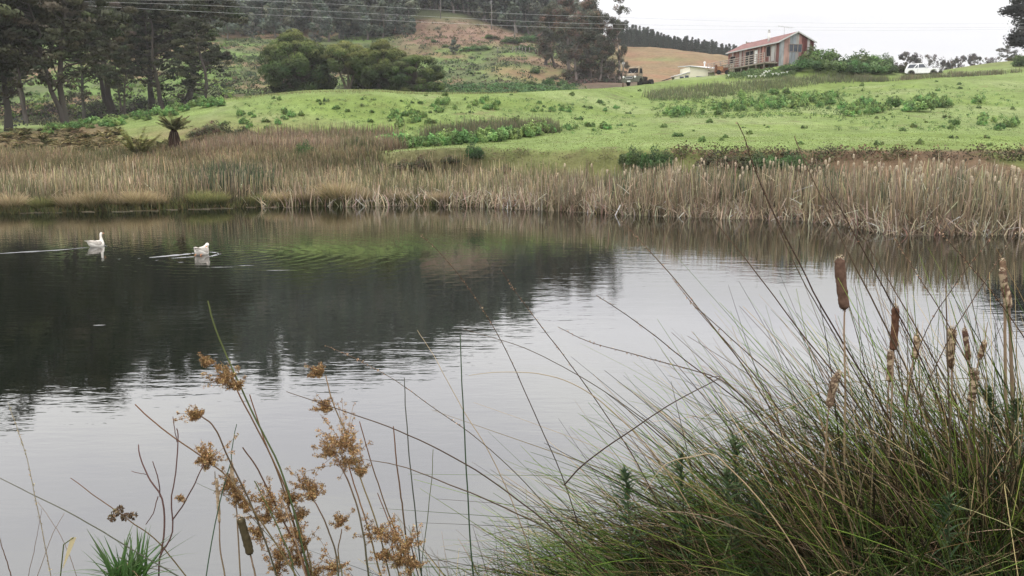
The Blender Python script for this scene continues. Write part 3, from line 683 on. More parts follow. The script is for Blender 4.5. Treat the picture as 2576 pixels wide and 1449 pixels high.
# ------------------------------------------------------------------ shrubs and weeds
def bush_mesh(name, seed, nclump, R, Hh, nleaf, leaf, cols, jit=.2, aspect=.5, up=0.4, mat=None):
    r = np.random.default_rng(seed); B = Bag()
    for i in range(nclump):
        a = r.uniform(0, 2 * PI); q = math.sqrt(r.random()) * R; hz = Hh * (1 - .55 * (q / R) ** 2) * r.uniform(.55, 1)
        c = np.array([math.cos(a) * q, math.sin(a) * q, hz * .62]); s = np.array([R * .34, R * .34, hz * .42]) * r.uniform(.8, 1.2)
        u = rdir(nleaf, r); off = u * (1 - .5 * r.random((nleaf, 1))) * s
        tone = pal(1, cols, jit, r)[0]
        nr = u * .6 + np.array([0, 0, up]); p = c + off; p[:, 2] = np.maximum(p[:, 2], .02)
        v, f, col = leaves(p, leaf * r.uniform(.6, 1.3, nleaf), np.clip(tone * (1 + r.normal(0, .18, (nleaf, 1))), .004, .8), nr, .5, aspect, r); B.add(v, f, col)
    return B.data(name, mat or M_leaf)
WG = ((.21, .33, .115), (.17, .285, .10), (.26, .38, .14), (.13, .215, .08))
weeds = [bush_mesh('weed_bush%d' % i, 700 + i, 18, .50, 1.05, 60, .075, WG, .2) for i in range(4)]
tufts = [bush_mesh('weed_tuft%d' % i, 720 + i, 10, .24, .42, 30, .06, ((.17, .24, .09), (.14, .20, .075), (.20, .27, .11))) for i in range(3)]
def put_weed(px, py, h, lb, gr, wide=1.0, kinds=weeds, name='weed_bush', cat='weed', y0=None, H0=.95):
    x, Y, z = hit(px, py, y0)
    s = h / H0 * 1.12; wide *= .85
    o = link(name, kinds[random.randrange(len(kinds))], None, (x, Y, z - .04), random.uniform(0, 6.28), (s * wide, s * wide, s))
    return tag(o, lb, cat, gr)
zones = [
 (46, lambda: (lambda u: (1680 + 430 * u, 291 - 38 * u + random.uniform(-8, 10)))(random.random()), (.7, 1.3), 'leafy green weed bush in the dense patch below the reed bed and the barn', 'dense patch of weed bushes below the barn'),
 (26, lambda: (random.uniform(1850, 2110), random.uniform(236, 275)), (.7, 1.3), 'leafy green weed bush in the dense patch below the reed bed and the barn', 'dense patch of weed bushes below the barn'),
 (38, lambda: (lambda u: (2110 + 290 * u, 280 - 22 * u + random.uniform(-16, 16)))(random.random()), (.7, 1.35), 'green weed bush scattered on the slope below the white off-roader', 'weed bushes below the white off-roader'),
 (12, lambda: (random.uniform(2390, 2570), random.uniform(292, 330)), (.5, .95), 'green weed bush on the lower right slope of the paddock', 'weed bushes at the lower right of the paddock'),
 (22, lambda: (random.uniform(1065, 1260), random.uniform(252, 285)), (.5, 1.0), 'green weed bush on the slope in front of the low wattle', 'weed bushes on the upper middle slope'),
 (16, lambda: (random.uniform(960, 1070), random.uniform(285, 318)), (.5, .95), 'green weed bush on the slope above the reddish rushes', 'weed bushes above the reddish rushes'),
 (22, lambda: (lambda u: (1290 + 250 * u, 332 - 12 * u + random.uniform(-6, 6)))(random.random()), (.4, .8), 'small green weed bush on the open grass right of the olive rush bed', 'weed bushes on the open middle grass'),
 (18, lambda: (random.uniform(1340, 1560), random.uniform(258, 285)), (.35, .7), 'small green weed bush on the slope below the old truck', 'weed bushes below the old truck'),
 (14, lambda: (random.uniform(600, 760), random.uniform(285, 330)), (.5, .9), 'green weed bush on the left side of the knoll', 'weed bushes on the left of the knoll'),
]
for n, fn, (h0, h1), lb, gr in zones:
    for _ in range(n):
        px, py = fn(); put_weed(px, py, random.uniform(h0, h1) * (.8 if px > 1500 else .62), lb, gr, random.uniform(.8, 1.3))
for px, py, h, lb in [(2246, 275, 1.35, 'large dark green round bush on the slope, left of the biggest pair'), (2322, 283, 1.5, 'largest dark green bush in the slope patch below the white off-roader'),
                      (2340, 258, 1.2, 'dark green bush above the largest one on the slope'), (2462, 262, 1.0, 'lone dark bush on the open right slope')]:
    put_weed(px, py, h, lb, 'larger dark bushes below the white off-roader', 1.1)
for i in range(34):      # bright row in front of the left trees
    u = (i + random.random()) / 34; px = 112 + 455 * u
    py = np.interp(px, [110, 250, 400, 560], [334, 318, 291, 264]) + random.uniform(-7, 9)
    put_weed(px, py, random.uniform(.5, .85), 'bright green bush in the row along the foot of the tall dark trees', 'bright bushes along the foot of the tall trees', 1.35)
for i in range(34):      # row behind the bank
    u = (i + random.random()) / 34; px = 958 + 430 * u
    py = np.interp(px, [955, 1060, 1200, 1330, 1400], [382, 372, 360, 345, 332]) + random.uniform(-5, 4)
    put_weed(px, py, random.uniform(.6, 1.05), 'bright green bush in the row behind the grassy bank', 'bright bushes behind the grassy bank', 1.25, y0=51)
for i in range(120):
    px = random.uniform(560, 2570); lo = np.interp(px, [560, 850, 1500, 2200, 2576], [262, 240, 232, 206, 196]); hi = np.interp(px, [560, 900, 1100, 1400, 2576], [325, 325, 340, 352, 372])
    py = lo + (hi - lo) * random.random() ** 1.1
    put_weed(px, py, random.uniform(.18, .42), 'small green tuft of weed dotted about the grazed paddock', 'small weed tufts dotted over the paddock', random.uniform(.8, 1.5), tufts, 'weed_tuft', 'weed', H0=.42)
# shrubs with a look of their own
DG = ((.10, .16, .065), (.125, .19, .08), (.08, .12, .055))
SHR = [bush_mesh('shrub%d' % i, 740 + i, 26, 1.1, 1.6, 110, .085, c, .18) for i, c in enumerate([DG, ((.13, .21, .085), (.105, .17, .07), (.155, .24, .10)), ((.115, .115, .065), (.095, .105, .06), (.135, .11, .075))])]
def shrub(px, py, w, h, k, lb, gr=None, y0=None, Y=None, name='shrub'):
    if Y is None: x, Y, z = hit(px, py, y0)
    else: x = (px - W_ / 2) / F_ * Y; z = float(gz(x, Y))
    s = Y / F_
    return tag(link(name, SHR[k], None, (x, Y, z - .1), random.uniform(0, 6), (w * s / 2.5, w * s / 2.5, h * s / 1.5)), lb, 'shrub', gr)
shrub(772, 402, 62, 55, 0, 'rounded dark green bramble bush standing in the reddish rushes', y0=46)
shrub(905, 388, 50, 40, 0, 'dark green shrub at the left end of the bright bush row behind the bank', y0=50)
shrub(1192, 420, 50, 48, 0, 'compact dark green shrub alone on the grassy bank above the reeds', y0=40)
for i, (px, py, w, h) in enumerate([(1590, 425, 70, 55), (1640, 428, 80, 66), (1672, 425, 55, 50)]):
    shrub(px, py, w, h, 0, ['left', 'middle', 'right'][i] + ' part of the dark shrub thicket on the bank above the cattails', 'dark thicket on the bank', y0=38)
for i, (px, py, w, h, k) in enumerate([(1790, 425, 90, 42, 2), (1850, 428, 90, 50, 2), (1915, 428, 90, 52, 0), (1985, 430, 95, 55, 0), (2050, 432, 80, 40, 2)]):
    shrub(px, py, w, h, k, 'low brownish-green shrub %s along the worn bank behind the cattails' % ['first from the left', 'second from the left', 'third from the left', 'fourth from the left', 'fifth from the left'][i], 'low shrubs along the worn bank', y0=36)
for i, (px, py, w, h) in enumerate([(1020, 430, 90, 30), (1060, 428, 60, 38), (960, 432, 70, 25), (1130, 432, 50, 20), (1270, 430, 45, 22)]):
    shrub(px, py, w, h, 2, ['leafy brown-green weed clump at the foot of the bank, the widest one', 'leafy brown-green weed clump right of the widest one at the foot of the bank', 'low weed clump at the left foot of the bank',
          'small weed clump left of the compact dark shrub', 'small weed clump right of the compact dark shrub'][i], 'weed clumps at the foot of the bank', y0=40)
for i, (px, py, w, h) in enumerate([(545, 366, 90, 44), (610, 362, 70, 28), (500, 372, 60, 30)]):
    shrub(px, py, w, h, 2, ['brownish shrub right of the tree fern', 'low brownish shrub, farther right of the tree fern', 'small brownish shrub close to the tree fern'][i], 'brownish shrubs right of the tree fern', y0=55)
for i, (px, py, w, h, k, Y) in enumerate([(2010, 195, 75, 40, 1, 116), (1965, 192, 60, 22, 0, 116), (2062, 196, 80, 48, 1, 116), (2110, 194, 70, 50, 0, 117), (2160, 195, 80, 50, 1, 118), (2040, 190, 90, 50, 1, 119), (2135, 190, 110, 50, 1, 121),
                                         (2200, 194, 60, 36, 0, 119), (2195, 190, 60, 44, 0, 123), (2245, 190, 50, 28, 2, 121)]):
    shrub(px, 0, w, h, k, ['bright green shrub in front of the barn gable', 'low dark shrub at the left end of the hedge by the barn', 'bright green shrub right of the gable corner', 'dark green shrub hollowed in the middle of the hedge',
          'green shrub at the middle right of the hedge', 'green shrub behind, right under the gable wall', 'tallest green shrub at the back of the hedge right of the barn',
          'dark shrub toward the right end of the hedge', 'dark shrub behind the right end of the hedge', 'brownish shrub left of the white off-roader'][i], 'overgrown hedge right of the barn', Y=Y)
for i, (px, w, h, k, Y) in enumerate([(2555, 90, 40, 0, 122), (2590, 90, 46, 1, 120), (2520, 50, 16, 2, 140), (2540, 60, 18, 2, 150), (2480, 60, 14, 2, 158), (2450, 40, 12, 2, 160)]):
    shrub(px, 0, w, h, k, ['green bush at the foot of the huge dark tree', 'green bush at the right edge of the photo under the huge dark tree', 'low brown bush left of the huge dark tree',
          'low brown bush on the rise beside the flat-topped tree', 'low olive bush under the flat-topped tree', 'small olive bush left of the flat-topped tree'][i], 'bushes on the rise at the right', Y=Y)
for i, (px, py, w, h, k) in enumerate([(1345, 192, 26, 18, 0), (1380, 212, 34, 20, 0), (1415, 214, 30, 18, 0), (1395, 200, 26, 14, 2), (1290, 118, 60, 20, 0), (1245, 106, 26, 12, 2), (1318, 132, 60, 16, 0), (1190, 130, 40, 18, 1), (1215, 130, 40, 14, 1),
                                      (1168, 128, 24, 12, 1), (1230, 102, 24, 14, 0), (1330, 108, 50, 22, 0), (1090, 112, 16, 12, 0), (1120, 118, 18, 10, 0), (1335, 212, 30, 14, 0)]):
    shrub(px, py, w, h, k, 'dark rounded bush %s' % ['high on the brown slope left of the gums', 'on brown soil by the paddock crest, the largest left of the gums', 'on brown soil nearest the gum clump', 'between the two on brown soil',
          'largest at the right end of the clearing', 'small one at the clearing edge', 'long low one above the fence posts', 'greenish one below the clearing', 'greenish one right beside its neighbour below the clearing',
          'greenish one next to the lone round tree', 'small at the top right of the clearing', 'under the gums at the top of the slope', 'tiny one left of the lone round tree', 'tiny one below the sapling', 'small one at the paddock crest'][i],
          'rounded bushes on the far slope', y0=120)
# undergrowth below the stand and on the hillside: nobody could count it
r = np.random.default_rng(77); B = Bag()
def scrub(n, fx, fy, y0, s0, s1, cols, nl=14, wts=None, leaf=.22, rise=.5):
    for _ in range(n):
        px, py = fx(), fy(); x, Y, z = hit(px, py, y0)
        if Y > 420 or Y < y0 + (1 if y0 > 60 else 0): continue
        s = r.uniform(s0, s1); u = rdir(nl, r); u[:, 2] = np.abs(u[:, 2])
        c = np.array([x, Y, z]) + u * np.array([s, s, s * rise * 1.4]) * (1 - .4 * r.random((nl, 1)))
        v, f, col = leaves(c, leaf * s, np.tile(pal(1, cols, .2, r, wts)[0], (nl, 1)) * (1 + r.normal(0, .15, (nl, 1))), u, .6, .7, r); B.add(v, f, np.clip(col, .004, .8))
SCG = ((.085, .12, .055), (.065, .085, .045), (.11, .15, .062), (.125, .10, .07), (.05, .062, .04))
scrub(1500, lambda: r.uniform(560, 1480), lambda: r.uniform(96, 232), 122, .5, 1.1, SCG, 14)
scrub(420, lambda: r.uniform(540, 760), lambda: r.uniform(85, 250), 122, .35, .95, ((.10, .15, .06), (.13, .14, .08), (.075, .09, .05)), 18)
scrub(500, lambda: r.uniform(1050, 1340), lambda: r.uniform(55, 125), 150, .4, .9, ((.17, .12, .08), (.12, .12, .07), (.24, .19, .14)), 10)
scrub(900, lambda: r.uniform(-80, 580), lambda: r.uniform(60, 300), 112, .5, 1.4, ((.13, .20, .06), (.09, .13, .05), (.16, .22, .07), (.07, .08, .045)), 16)
scrub(500, lambda: r.uniform(1050, 1450), lambda: r.uniform(214, 236), 118, .5, 1.1, ((.09, .16, .06), (.07, .12, .05)), 16)
scrub(300, lambda: r.uniform(1430, 1580), lambda: r.uniform(190, 216), 130, .5, 1.3, ((.07, .06, .05), (.10, .075, .06), (.06, .07, .045)), 16)
scrub(200, lambda: r.uniform(1680, 2600), lambda: r.uniform(383, 412), 37.5, .25, .6, ((.11, .10, .055), (.15, .10, .065), (.09, .105, .045), (.07, .06, .04)), 26, None, .12, .7)
scrub(160, lambda: r.uniform(940, 1560), lambda: r.uniform(380, 420), 39, .15, .4, ((.13, .13, .06), (.16, .14, .08)), 18, None, .12, .6)
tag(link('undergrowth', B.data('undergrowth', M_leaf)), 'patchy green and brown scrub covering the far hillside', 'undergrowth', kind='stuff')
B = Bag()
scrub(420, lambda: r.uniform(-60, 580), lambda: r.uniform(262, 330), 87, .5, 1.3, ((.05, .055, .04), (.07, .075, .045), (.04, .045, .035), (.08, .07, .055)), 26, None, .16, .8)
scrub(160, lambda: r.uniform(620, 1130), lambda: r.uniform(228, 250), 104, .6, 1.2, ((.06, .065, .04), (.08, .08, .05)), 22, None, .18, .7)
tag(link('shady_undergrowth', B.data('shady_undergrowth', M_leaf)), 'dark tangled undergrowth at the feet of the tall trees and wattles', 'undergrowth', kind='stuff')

# ------------------------------------------------------------------ reeds and rushes along the far shore and in the paddock
def belt(name, label, n, pxr, offr, hf, cols, wts=None, w=(.02, .045), lean=.12, droop=.06, segs=3, seed=1, tipc=None, dens=None, hj=(.45, 1.12), kinked=0, place=None, mat=None, basec=None, cat='reeds'):
    r = np.random.default_rng(seed)
    px = r.uniform(pxr[0], pxr[1], n)
    if dens is not None: px = px[r.random(n) < dens(px)]
    n = len(px)
    if place is None:
        u = r.random(n); Y = shoreY(np.clip(px, -500, 3100)) + offr[0] + (offr[1] - offr[0]) * u
        Y = Y + (fbm(px / 30.0, px * 0 + 3.3, 5) - .5) * .9 * (1 - u)
        x = (px - W_ / 2) / F_ * Y * cP * (1 + 0) + 0
        x = (px - W_ / 2) / F_ * (Y * cP + HC * sP); z = np.maximum(gz(x, Y), -.05)
        hh = hf(px, u)
    else:
        px, x, Y, z, hh = place(r, n); n = len(x); u = r.random(n)
    hh = hh * r.uniform(hj[0], hj[1], n) * (.70 + .60 * fbm(x * .6, Y * .8, seed + 50))
    root = np.stack([x, Y, z - .03], 1)
    az = r.uniform(0, 2 * PI, n); ln = np.abs(r.normal(0, lean, n)); gust = (fbm(x * .5, Y * .5, 91) - .5) * .5
    d = np.stack([np.cos(az) * ln + gust * lean * 2, np.sin(az) * ln, np.ones(n)], 1); d /= np.linalg.norm(d, axis=1, keepdims=True)
    col = pal(n, cols, .26, r, wts); patch = (.60 + .80 * fbm(x * .45, Y * .6, seed + 9))[:, None]; col = np.clip(col * patch, .005, .8)
    if name in ('shore_rushes', 'reddish_rushes', 'reddish_rush_bed'):
        ol = (np.clip((fbm(x * .22 + 5, Y * .3, 77) - .47) / .1, 0, 1) * (r.random(n) < (.30 if name == 'shore_rushes' else .6)))[:, None]; col = col * (1 - ol) + np.array((.15, .16, .075)) * r.uniform(.6, 1.4, (n, 1)) * ol
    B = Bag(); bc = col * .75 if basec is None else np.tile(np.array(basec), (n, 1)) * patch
    v, f, c = blades(root, d, hh, r.uniform(w[0], w[1], n), np.abs(r.normal(0, droop, n)), col, segs, .3, r.uniform(-.9, .9, n), r, bc); B.add(v, f, c)
    if kinked:
        k = r.choice(n, int(n * kinked), replace=False); hk = hh[k] * r.uniform(.25, .75, len(k))
        top = root[k] + d[k] * hk[:, None]; a = r.uniform(0, 2 * PI, len(k)); e = np.stack([np.cos(a), np.sin(a) * .5, r.uniform(-1.1, .7, len(k))], 1); e /= np.linalg.norm(e, axis=1, keepdims=True)
        v, f, c = blades(top, e, r.uniform(.2, .75, len(k)), r.uniform(.02, .045, len(k)), .1, np.clip(col[k] * 1.35 + .03, 0, .7), 2, .5, r.uniform(0, PI, len(k)), r); B.add(v, f, c)
    o = tag(link(name, B.data(name, mat or M_reed)), label, cat, kind='stuff'); return o
STR = ((.47, .39, .25), (.38, .31, .20), (.28, .235, .155), (.60, .51, .35), (.17, .15, .10))
BRN = ((.34, .27, .165), (.44, .355, .22), (.23, .19, .12), (.54, .45, .29), (.15, .16, .075))
hS = lambda px, u: np.interp(px, [-60, 300, 600, 900, 1200, 1400, 1600, 1800, 2000, 2150, 2230, 2300, 2450, 2576], [1.35, 1.5, 1.55, 1.35, 1.25, 1.4, 1.6, 1.75, 1.75, 1.9, 1.75, 1.95, 1.85, 1.7])
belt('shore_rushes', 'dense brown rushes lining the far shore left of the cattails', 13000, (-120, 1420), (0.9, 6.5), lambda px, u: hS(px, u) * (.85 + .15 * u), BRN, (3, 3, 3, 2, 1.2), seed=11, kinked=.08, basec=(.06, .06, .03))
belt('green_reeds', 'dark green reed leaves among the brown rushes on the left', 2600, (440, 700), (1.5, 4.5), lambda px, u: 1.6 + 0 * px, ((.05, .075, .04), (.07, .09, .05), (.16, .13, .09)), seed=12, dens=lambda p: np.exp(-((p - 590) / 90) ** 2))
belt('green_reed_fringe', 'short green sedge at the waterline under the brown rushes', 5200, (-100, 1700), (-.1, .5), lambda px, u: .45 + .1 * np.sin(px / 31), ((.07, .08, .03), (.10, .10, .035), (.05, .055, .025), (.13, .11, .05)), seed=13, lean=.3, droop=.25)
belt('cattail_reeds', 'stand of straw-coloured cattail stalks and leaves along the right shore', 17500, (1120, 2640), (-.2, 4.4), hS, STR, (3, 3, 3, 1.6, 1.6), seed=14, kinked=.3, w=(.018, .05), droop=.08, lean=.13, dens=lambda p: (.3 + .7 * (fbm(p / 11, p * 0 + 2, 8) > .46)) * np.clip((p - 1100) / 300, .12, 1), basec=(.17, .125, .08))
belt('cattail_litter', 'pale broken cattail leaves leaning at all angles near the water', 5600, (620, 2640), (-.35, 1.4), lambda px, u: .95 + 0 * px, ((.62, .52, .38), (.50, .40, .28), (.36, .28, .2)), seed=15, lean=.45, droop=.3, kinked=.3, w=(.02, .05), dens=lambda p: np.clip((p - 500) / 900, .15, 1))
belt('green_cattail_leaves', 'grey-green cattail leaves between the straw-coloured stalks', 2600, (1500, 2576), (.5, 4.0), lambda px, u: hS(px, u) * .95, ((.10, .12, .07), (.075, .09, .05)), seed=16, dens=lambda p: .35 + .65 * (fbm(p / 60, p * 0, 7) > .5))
def zone_place(fx, fy, h, y0, zone=None):
    if zone:
        def fxy(r):
            while True:
                px = r.uniform(zone[0], zone[1]); lo = np.interp(px, [a for a, _ in zone[2]], [b_ for _, b_ in zone[2]]); hi = np.interp(px, [a for a, _ in zone[4]], [b_ for _, b_ in zone[4]]) if len(zone) > 4 else zone[3]; py = r.uniform(lo - 3, hi)
                e = min((py - lo) / 12, (zone[1] + 10 - px) / 30, (px - zone[0]) / 50)
                if float(fbm(px / 22, py / 7, 4)) + .35 * min(e, 1) > .48: return px, py
    def f(r, n):
        X = []; 
        for _ in range(n // 6):
            px, py = fxy(r) if zone else (fx(r), fy(r)); x, Y, z = hit(px, py, y0); X.append((px, x, Y))
        X = np.array(X); X = np.repeat(X, 6, 0); x = X[:, 1] + r.normal(0, .35, len(X)); Y = X[:, 2] + r.normal(0, .5, len(X))
        return X[:, 0], x, Y, gz(x, Y), np.full(len(X), h)
    return f
RED = ((.33, .25, .145), (.41, .32, .19), (.24, .19, .115), (.44, .35, .21), (.22, .22, .10))
belt('reddish_rushes', 'reddish-brown rush flat on the left between the shore reeds and the ferns', 17000, (-80, 850), None, None, RED, w=(.02, .045), lean=.2, droop=.12, seed=17, place=zone_place(lambda r: r.uniform(-120, 790) if r.random() < .86 else 780 + 170 * r.random() ** 1.6, lambda r: r.uniform(392, 436), .75, 44), basec=(.10, .075, .045))
belt('reddish_rush_bed', 'taller reddish rush bed behind the bramble bush below the knoll', 10000, (600, 1010), None, None, ((.31, .235, .15), (.38, .30, .20), (.24, .185, .125)), w=(.025, .05), seed=18, lean=.14,
     place=zone_place(None, None, .85, 50, (480, 1000, ((480, 376), (560, 366), (650, 352), (800, 345), (900, 342), (1000, 346)), 400)), basec=(.12, .085, .06))
belt('olive_rush_bed', 'olive rush bed in the dip behind the bright bushes', 5200, (1085, 1385), None, None, ((.13, .155, .075), (.165, .165, .09), (.21, .18, .115)), w=(.03, .05), seed=19, lean=.1,
     hj=(.35, 1.1), place=zone_place(None, None, .85, 50, (1070, 1390, ((1070, 344), (1150, 334), (1250, 328), (1390, 320)), 0, ((1070, 350), (1200, 347), (1390, 334)))), basec=(.07, .08, .04))
belt('grey_green_rush_bed', 'grey-green rush bed on the slope below the cream shed and the barn', 7500, (1600, 2350), None, None, ((.17, .195, .10), (.20, .22, .115), (.24, .22, .14), (.14, .16, .085)), w=(.03, .06), seed=20, lean=.14, hj=(.3, 1.15),
     place=zone_place(None, None, .62, 60, (1625, 2260, ((1625, 238), (1700, 226), (1800, 216), (1900, 204), (2000, 197), (2100, 198), (2260, 196)), 252, ((1625, 252), (1750, 250), (1850, 240), (2000, 222), (2060, 212), (2140, 207), (2260, 201)))), basec=(.10, .12, .055))
belt('verge_rushes', 'thin rushes along the crest around the white off-roader', 3200, (2100, 2560), None, None, ((.15, .165, .09), (.21, .19, .12)), w=(.03, .06), seed=23, lean=.14, hj=(.3, 1.1), place=zone_place(None, None, .6, 60, (2150, 2560, ((2150, 197), (2300, 193), (2400, 186), (2560, 176)), 0, ((2150, 206), (2300, 199), (2400, 192), (2560, 181)))))
belt('crest_grass', 'pale seeding grass fringing the crest of the knoll', 2400, (420, 1300), None, None, ((.28, .27, .13), (.22, .23, .10)), w=(.02, .04), seed=21, lean=.3,
     place=lambda r, n: (lambda px, x, Y: (px, x, Y, gz(x, Y), np.full(len(px), .22)))(*(lambda px: (px, (px - W_ / 2) / F_ * np.interp(px, [300, 450, 600, 930, 1300], [76, 73, 71, 70, 81]), np.interp(px, [300, 450, 600, 930, 1300], [76, 73, 71, 70, 81]) + r.uniform(-2, 2, len(px))))(r.uniform(300, 1300, n))), cat='grass')
B = Bag()
scrub(700, lambda: r.uniform(1640, 2130), lambda: r.uniform(232, 300), 60, .12, .34, ((.145, .20, .075), (.16, .22, .08), (.12, .17, .065)), 16, None, .22, .8)
scrub(500, lambda: r.uniform(2100, 2560), lambda: r.uniform(215, 330), 60, .10, .28, ((.14, .21, .075), (.17, .24, .085), (.11, .165, .06)), 14, None, .22, .8)
scrub(600, lambda: r.uniform(900, 1600), lambda: r.uniform(248, 340), 50, .08, .24, ((.14, .21, .075), (.17, .24, .085), (.11, .165, .06)), 14, None, .22, .8)
scrub(200, lambda: r.uniform(580, 900), lambda: r.uniform(250, 330), 50, .07, .2, ((.15, .21, .085), (.13, .18, .07)), 14, None, .22, .8)
scrub(260, lambda: r.uniform(1825, 2000), lambda: r.uniform(174, 198), 110, .25, .6, ((.13, .18, .075), (.10, .14, .06), (.16, .21, .09)), 22, None, .2, .9)
tag(link('low_weeds', B.data('low_weeds', M_leaf)), 'soft low green weeds spreading between the weed bushes on the paddock', 'weeds', kind='stuff')
# short grass over the paddock
r = np.random.default_rng(5); n = 52000
px = r.uniform(300, 2620, n); Y = 42 + 78 * r.random(n) ** 1.4; x = (px - W_ / 2) / F_ * Y
keep = (Y > shoreY(np.clip(px, -500, 3100)) + 8) & ((px > 950) | (Y > 66)); px, x, Y = px[keep], x[keep], Y[keep]; n = len(x)
d = rdir(n, r); d[:, 2] = np.abs(d[:, 2]) + 1.2; d /= np.linalg.norm(d, axis=1, keepdims=True)
v, f, c = blades(np.stack([x, Y, gz(x, Y) - .01], 1), d, r.uniform(.03, .07, n), r.uniform(.04, .09, n), .2, pal(n, ((.18, .24, .085), (.165, .225, .075), (.22, .26, .105), (.20, .265, .09)), .14, r), 1, .3, r.uniform(-.6, .6, n), r)
B = Bag(); B.add(v, f, c); tag(link('grass', B.data('grass', M_leaf)), 'short grazed green grass of the paddock', 'grass', kind='stuff')
# pale rounded sedge tussocks at the left waterline
def tussock_mesh(seed, cols, base, n=900, h=1.15):
    r = np.random.default_rng(seed); az = r.uniform(0, 2 * PI, n); q = np.sqrt(r.random(n)) * .28; ln = r.random(n) ** .8 * .75
    d = np.stack([np.cos(az) * ln, np.sin(az) * ln, np.ones(n)], 1); d /= np.linalg.norm(d, axis=1, keepdims=True)
    B = Bag(); col = pal(n, cols, .15, r)
    v, f, c = blades(np.stack([np.cos(az) * q, np.sin(az) * q, 0 * q], 1), d, h * r.uniform(.55, 1.05, n), r.uniform(.014, .03, n), r.uniform(.1, .4, n), col, 4, .2, r.uniform(-.9, .9, n), r, np.tile(np.array(base), (n, 1)))
    B.add(v, f, c); return B.data('sedge_tussock', M_reed)
TUS = [tussock_mesh(1, ((.48, .38, .23), (.40, .31, .18), (.32, .25, .14)), (.10, .11, .035)), tussock_mesh(2, ((.42, .33, .20), (.34, .27, .16), (.50, .40, .25)), (.09, .09, .035)), tussock_mesh(3, ((.26, .25, .10), (.34, .30, .13), (.18, .20, .075)), (.07, .09, .03))]
for i, (px, k, s, lb) in enumerate([(30, 1, 1.0, 'at the left edge of the photo'), (110, 2, .8, 'olive and low, second from the left edge'), (178, 1, .95, 'brownish, beside the upright broken reed stems'),
    (235, 0, 1.05, 'pale and rounded, straight behind the left goose'), (300, 1, .9, 'between two paler tussocks left of the bare reed stems'), (352, 0, 1.05, 'pale, fanning upward left of the bare reed stems'), (395, 1, .85, 'dull brown, right beside the bare reed stems'),
    (505, 2, .95, 'olive and rounded, straight behind the right goose'), (545, 2, .85, 'olive, with upright straw stems, right of its rounded neighbour'), (640, 2, .7, 'small olive one at the water under the dark green reeds'), (700, 0, .8, 'yellowish and low, left of the golden tussock'),
    (765, 1, .95, 'brown-gold, left neighbour of the brightest tussock'), (850, 0, 1.35, 'brightest and tallest, golden, on the middle left shore'), (905, 1, 1.0, 'brown-gold, right neighbour of the brightest tussock'), (1000, 1, .85, 'low brown one on the middle shore'), (1110, 1, .8, 'low brown one farther right on the middle shore')]):
    Y = float(shoreY(px)) + .45; s *= .9; x = (px - W_ / 2) / F_ * (Y * cP + HC * sP)
    tag(link('sedge_tussock', TUS[k], None, (x, Y, .02), i * 1.3, (s * 1.1, s * 1.1, s)), 'sedge tussock ' + lb, 'sedge tussock', 'sedge tussocks along the left waterline')
# fluffy cattails standing above the far reeds
CM = {}
def far_cattail(seed):
    r = np.random.default_rng(seed); h = 2.0; p = catmull([(0, 0, 0), (.03, 0, 1), (.05 * r.normal(), .02, h)], 6)
    st = Bag(); v, f = tubes(p, np.full(6, .009), 4); st.add(v, f, (.24, .18, .12))
    hd = Bag(); q = np.linspace(0, 1, 7)[:, None]; c0 = p[-1]; ax = np.array([r.normal(0, .12), 0, 1]); hp = c0 + ax * q * .17 - np.array([0, 0, .08])
    v, f = tubes(hp, np.array([.014, .032, .038, .034, .042, .036, .014]) * r.uniform(.75, 1.25, 7), 6); hd.add(v, f, (.50, .42, .30))
    cc = hp[r.integers(1, 6, 70)] + rdir(70, r) * .034; v, f, c = leaves(cc, .016, pal(70, ((.62, .54, .40), (.50, .41, .29)), .1, r), None, 0, .6, r); hd.add(v, f, c)
    return st.data('stalk', M_reed), hd.data('seed_head', M_reed)
FC = [far_cattail(i) for i in range(5)]
r = np.random.default_rng(9); LBC = 'pale fluffy-headed cattail standing above the reeds of the far right shore'
for i in range(118):
    px = 1400 + 1160 * r.random() ** .8; Y = float(shoreY(px)) + r.uniform(.3, 4.0); x = (px - W_ / 2) / F_ * (Y * cP + HC * sP)
    z = max(float(gz(x, Y)), 0) - .05; h = float(hS(px, 0)) * r.uniform(.85, 1.18)
    s = h / 2.05; st, hd = FC[i % 5]
    o = thing('cattail', LBC, 'cattail', (x, Y, z), r.uniform(0, 6), 'fluffy cattails above the far reeds', (1, 1, s))
    link('stalk', st, o); a = link('seed_head', hd, o); a.scale = (1, 1, 1 / s); a.location.z = 2.0 * (1 - 1 / s)
# loose stems lying on the water at the foot of the reeds
B = Bag()
for _ in range(46):
    px = r.uniform(0, 2560); Y = float(shoreY(px)) - r.uniform(.05, .45); x = (px - W_ / 2) / F_ * (Y * cP + HC * sP); L = r.uniform(.3, 1.3); a = r.normal(0, .25)
    v, f = tubes(np.array([[x, Y, .012], [x + L / 2 * math.cos(a), Y + L / 2 * math.sin(a), .018], [x + L * math.cos(a), Y + L * math.sin(a), .012]]), np.full(3, .006), 4); B.add(v, f, pal(1, ((.42, .36, .26), (.3, .25, .18)), .1, r)[0])
tag(link('floating_stems', B.data('floating_stems', M_reed)), 'broken pale reed stems floating along the far waterline', 'floating stems', kind='stuff')
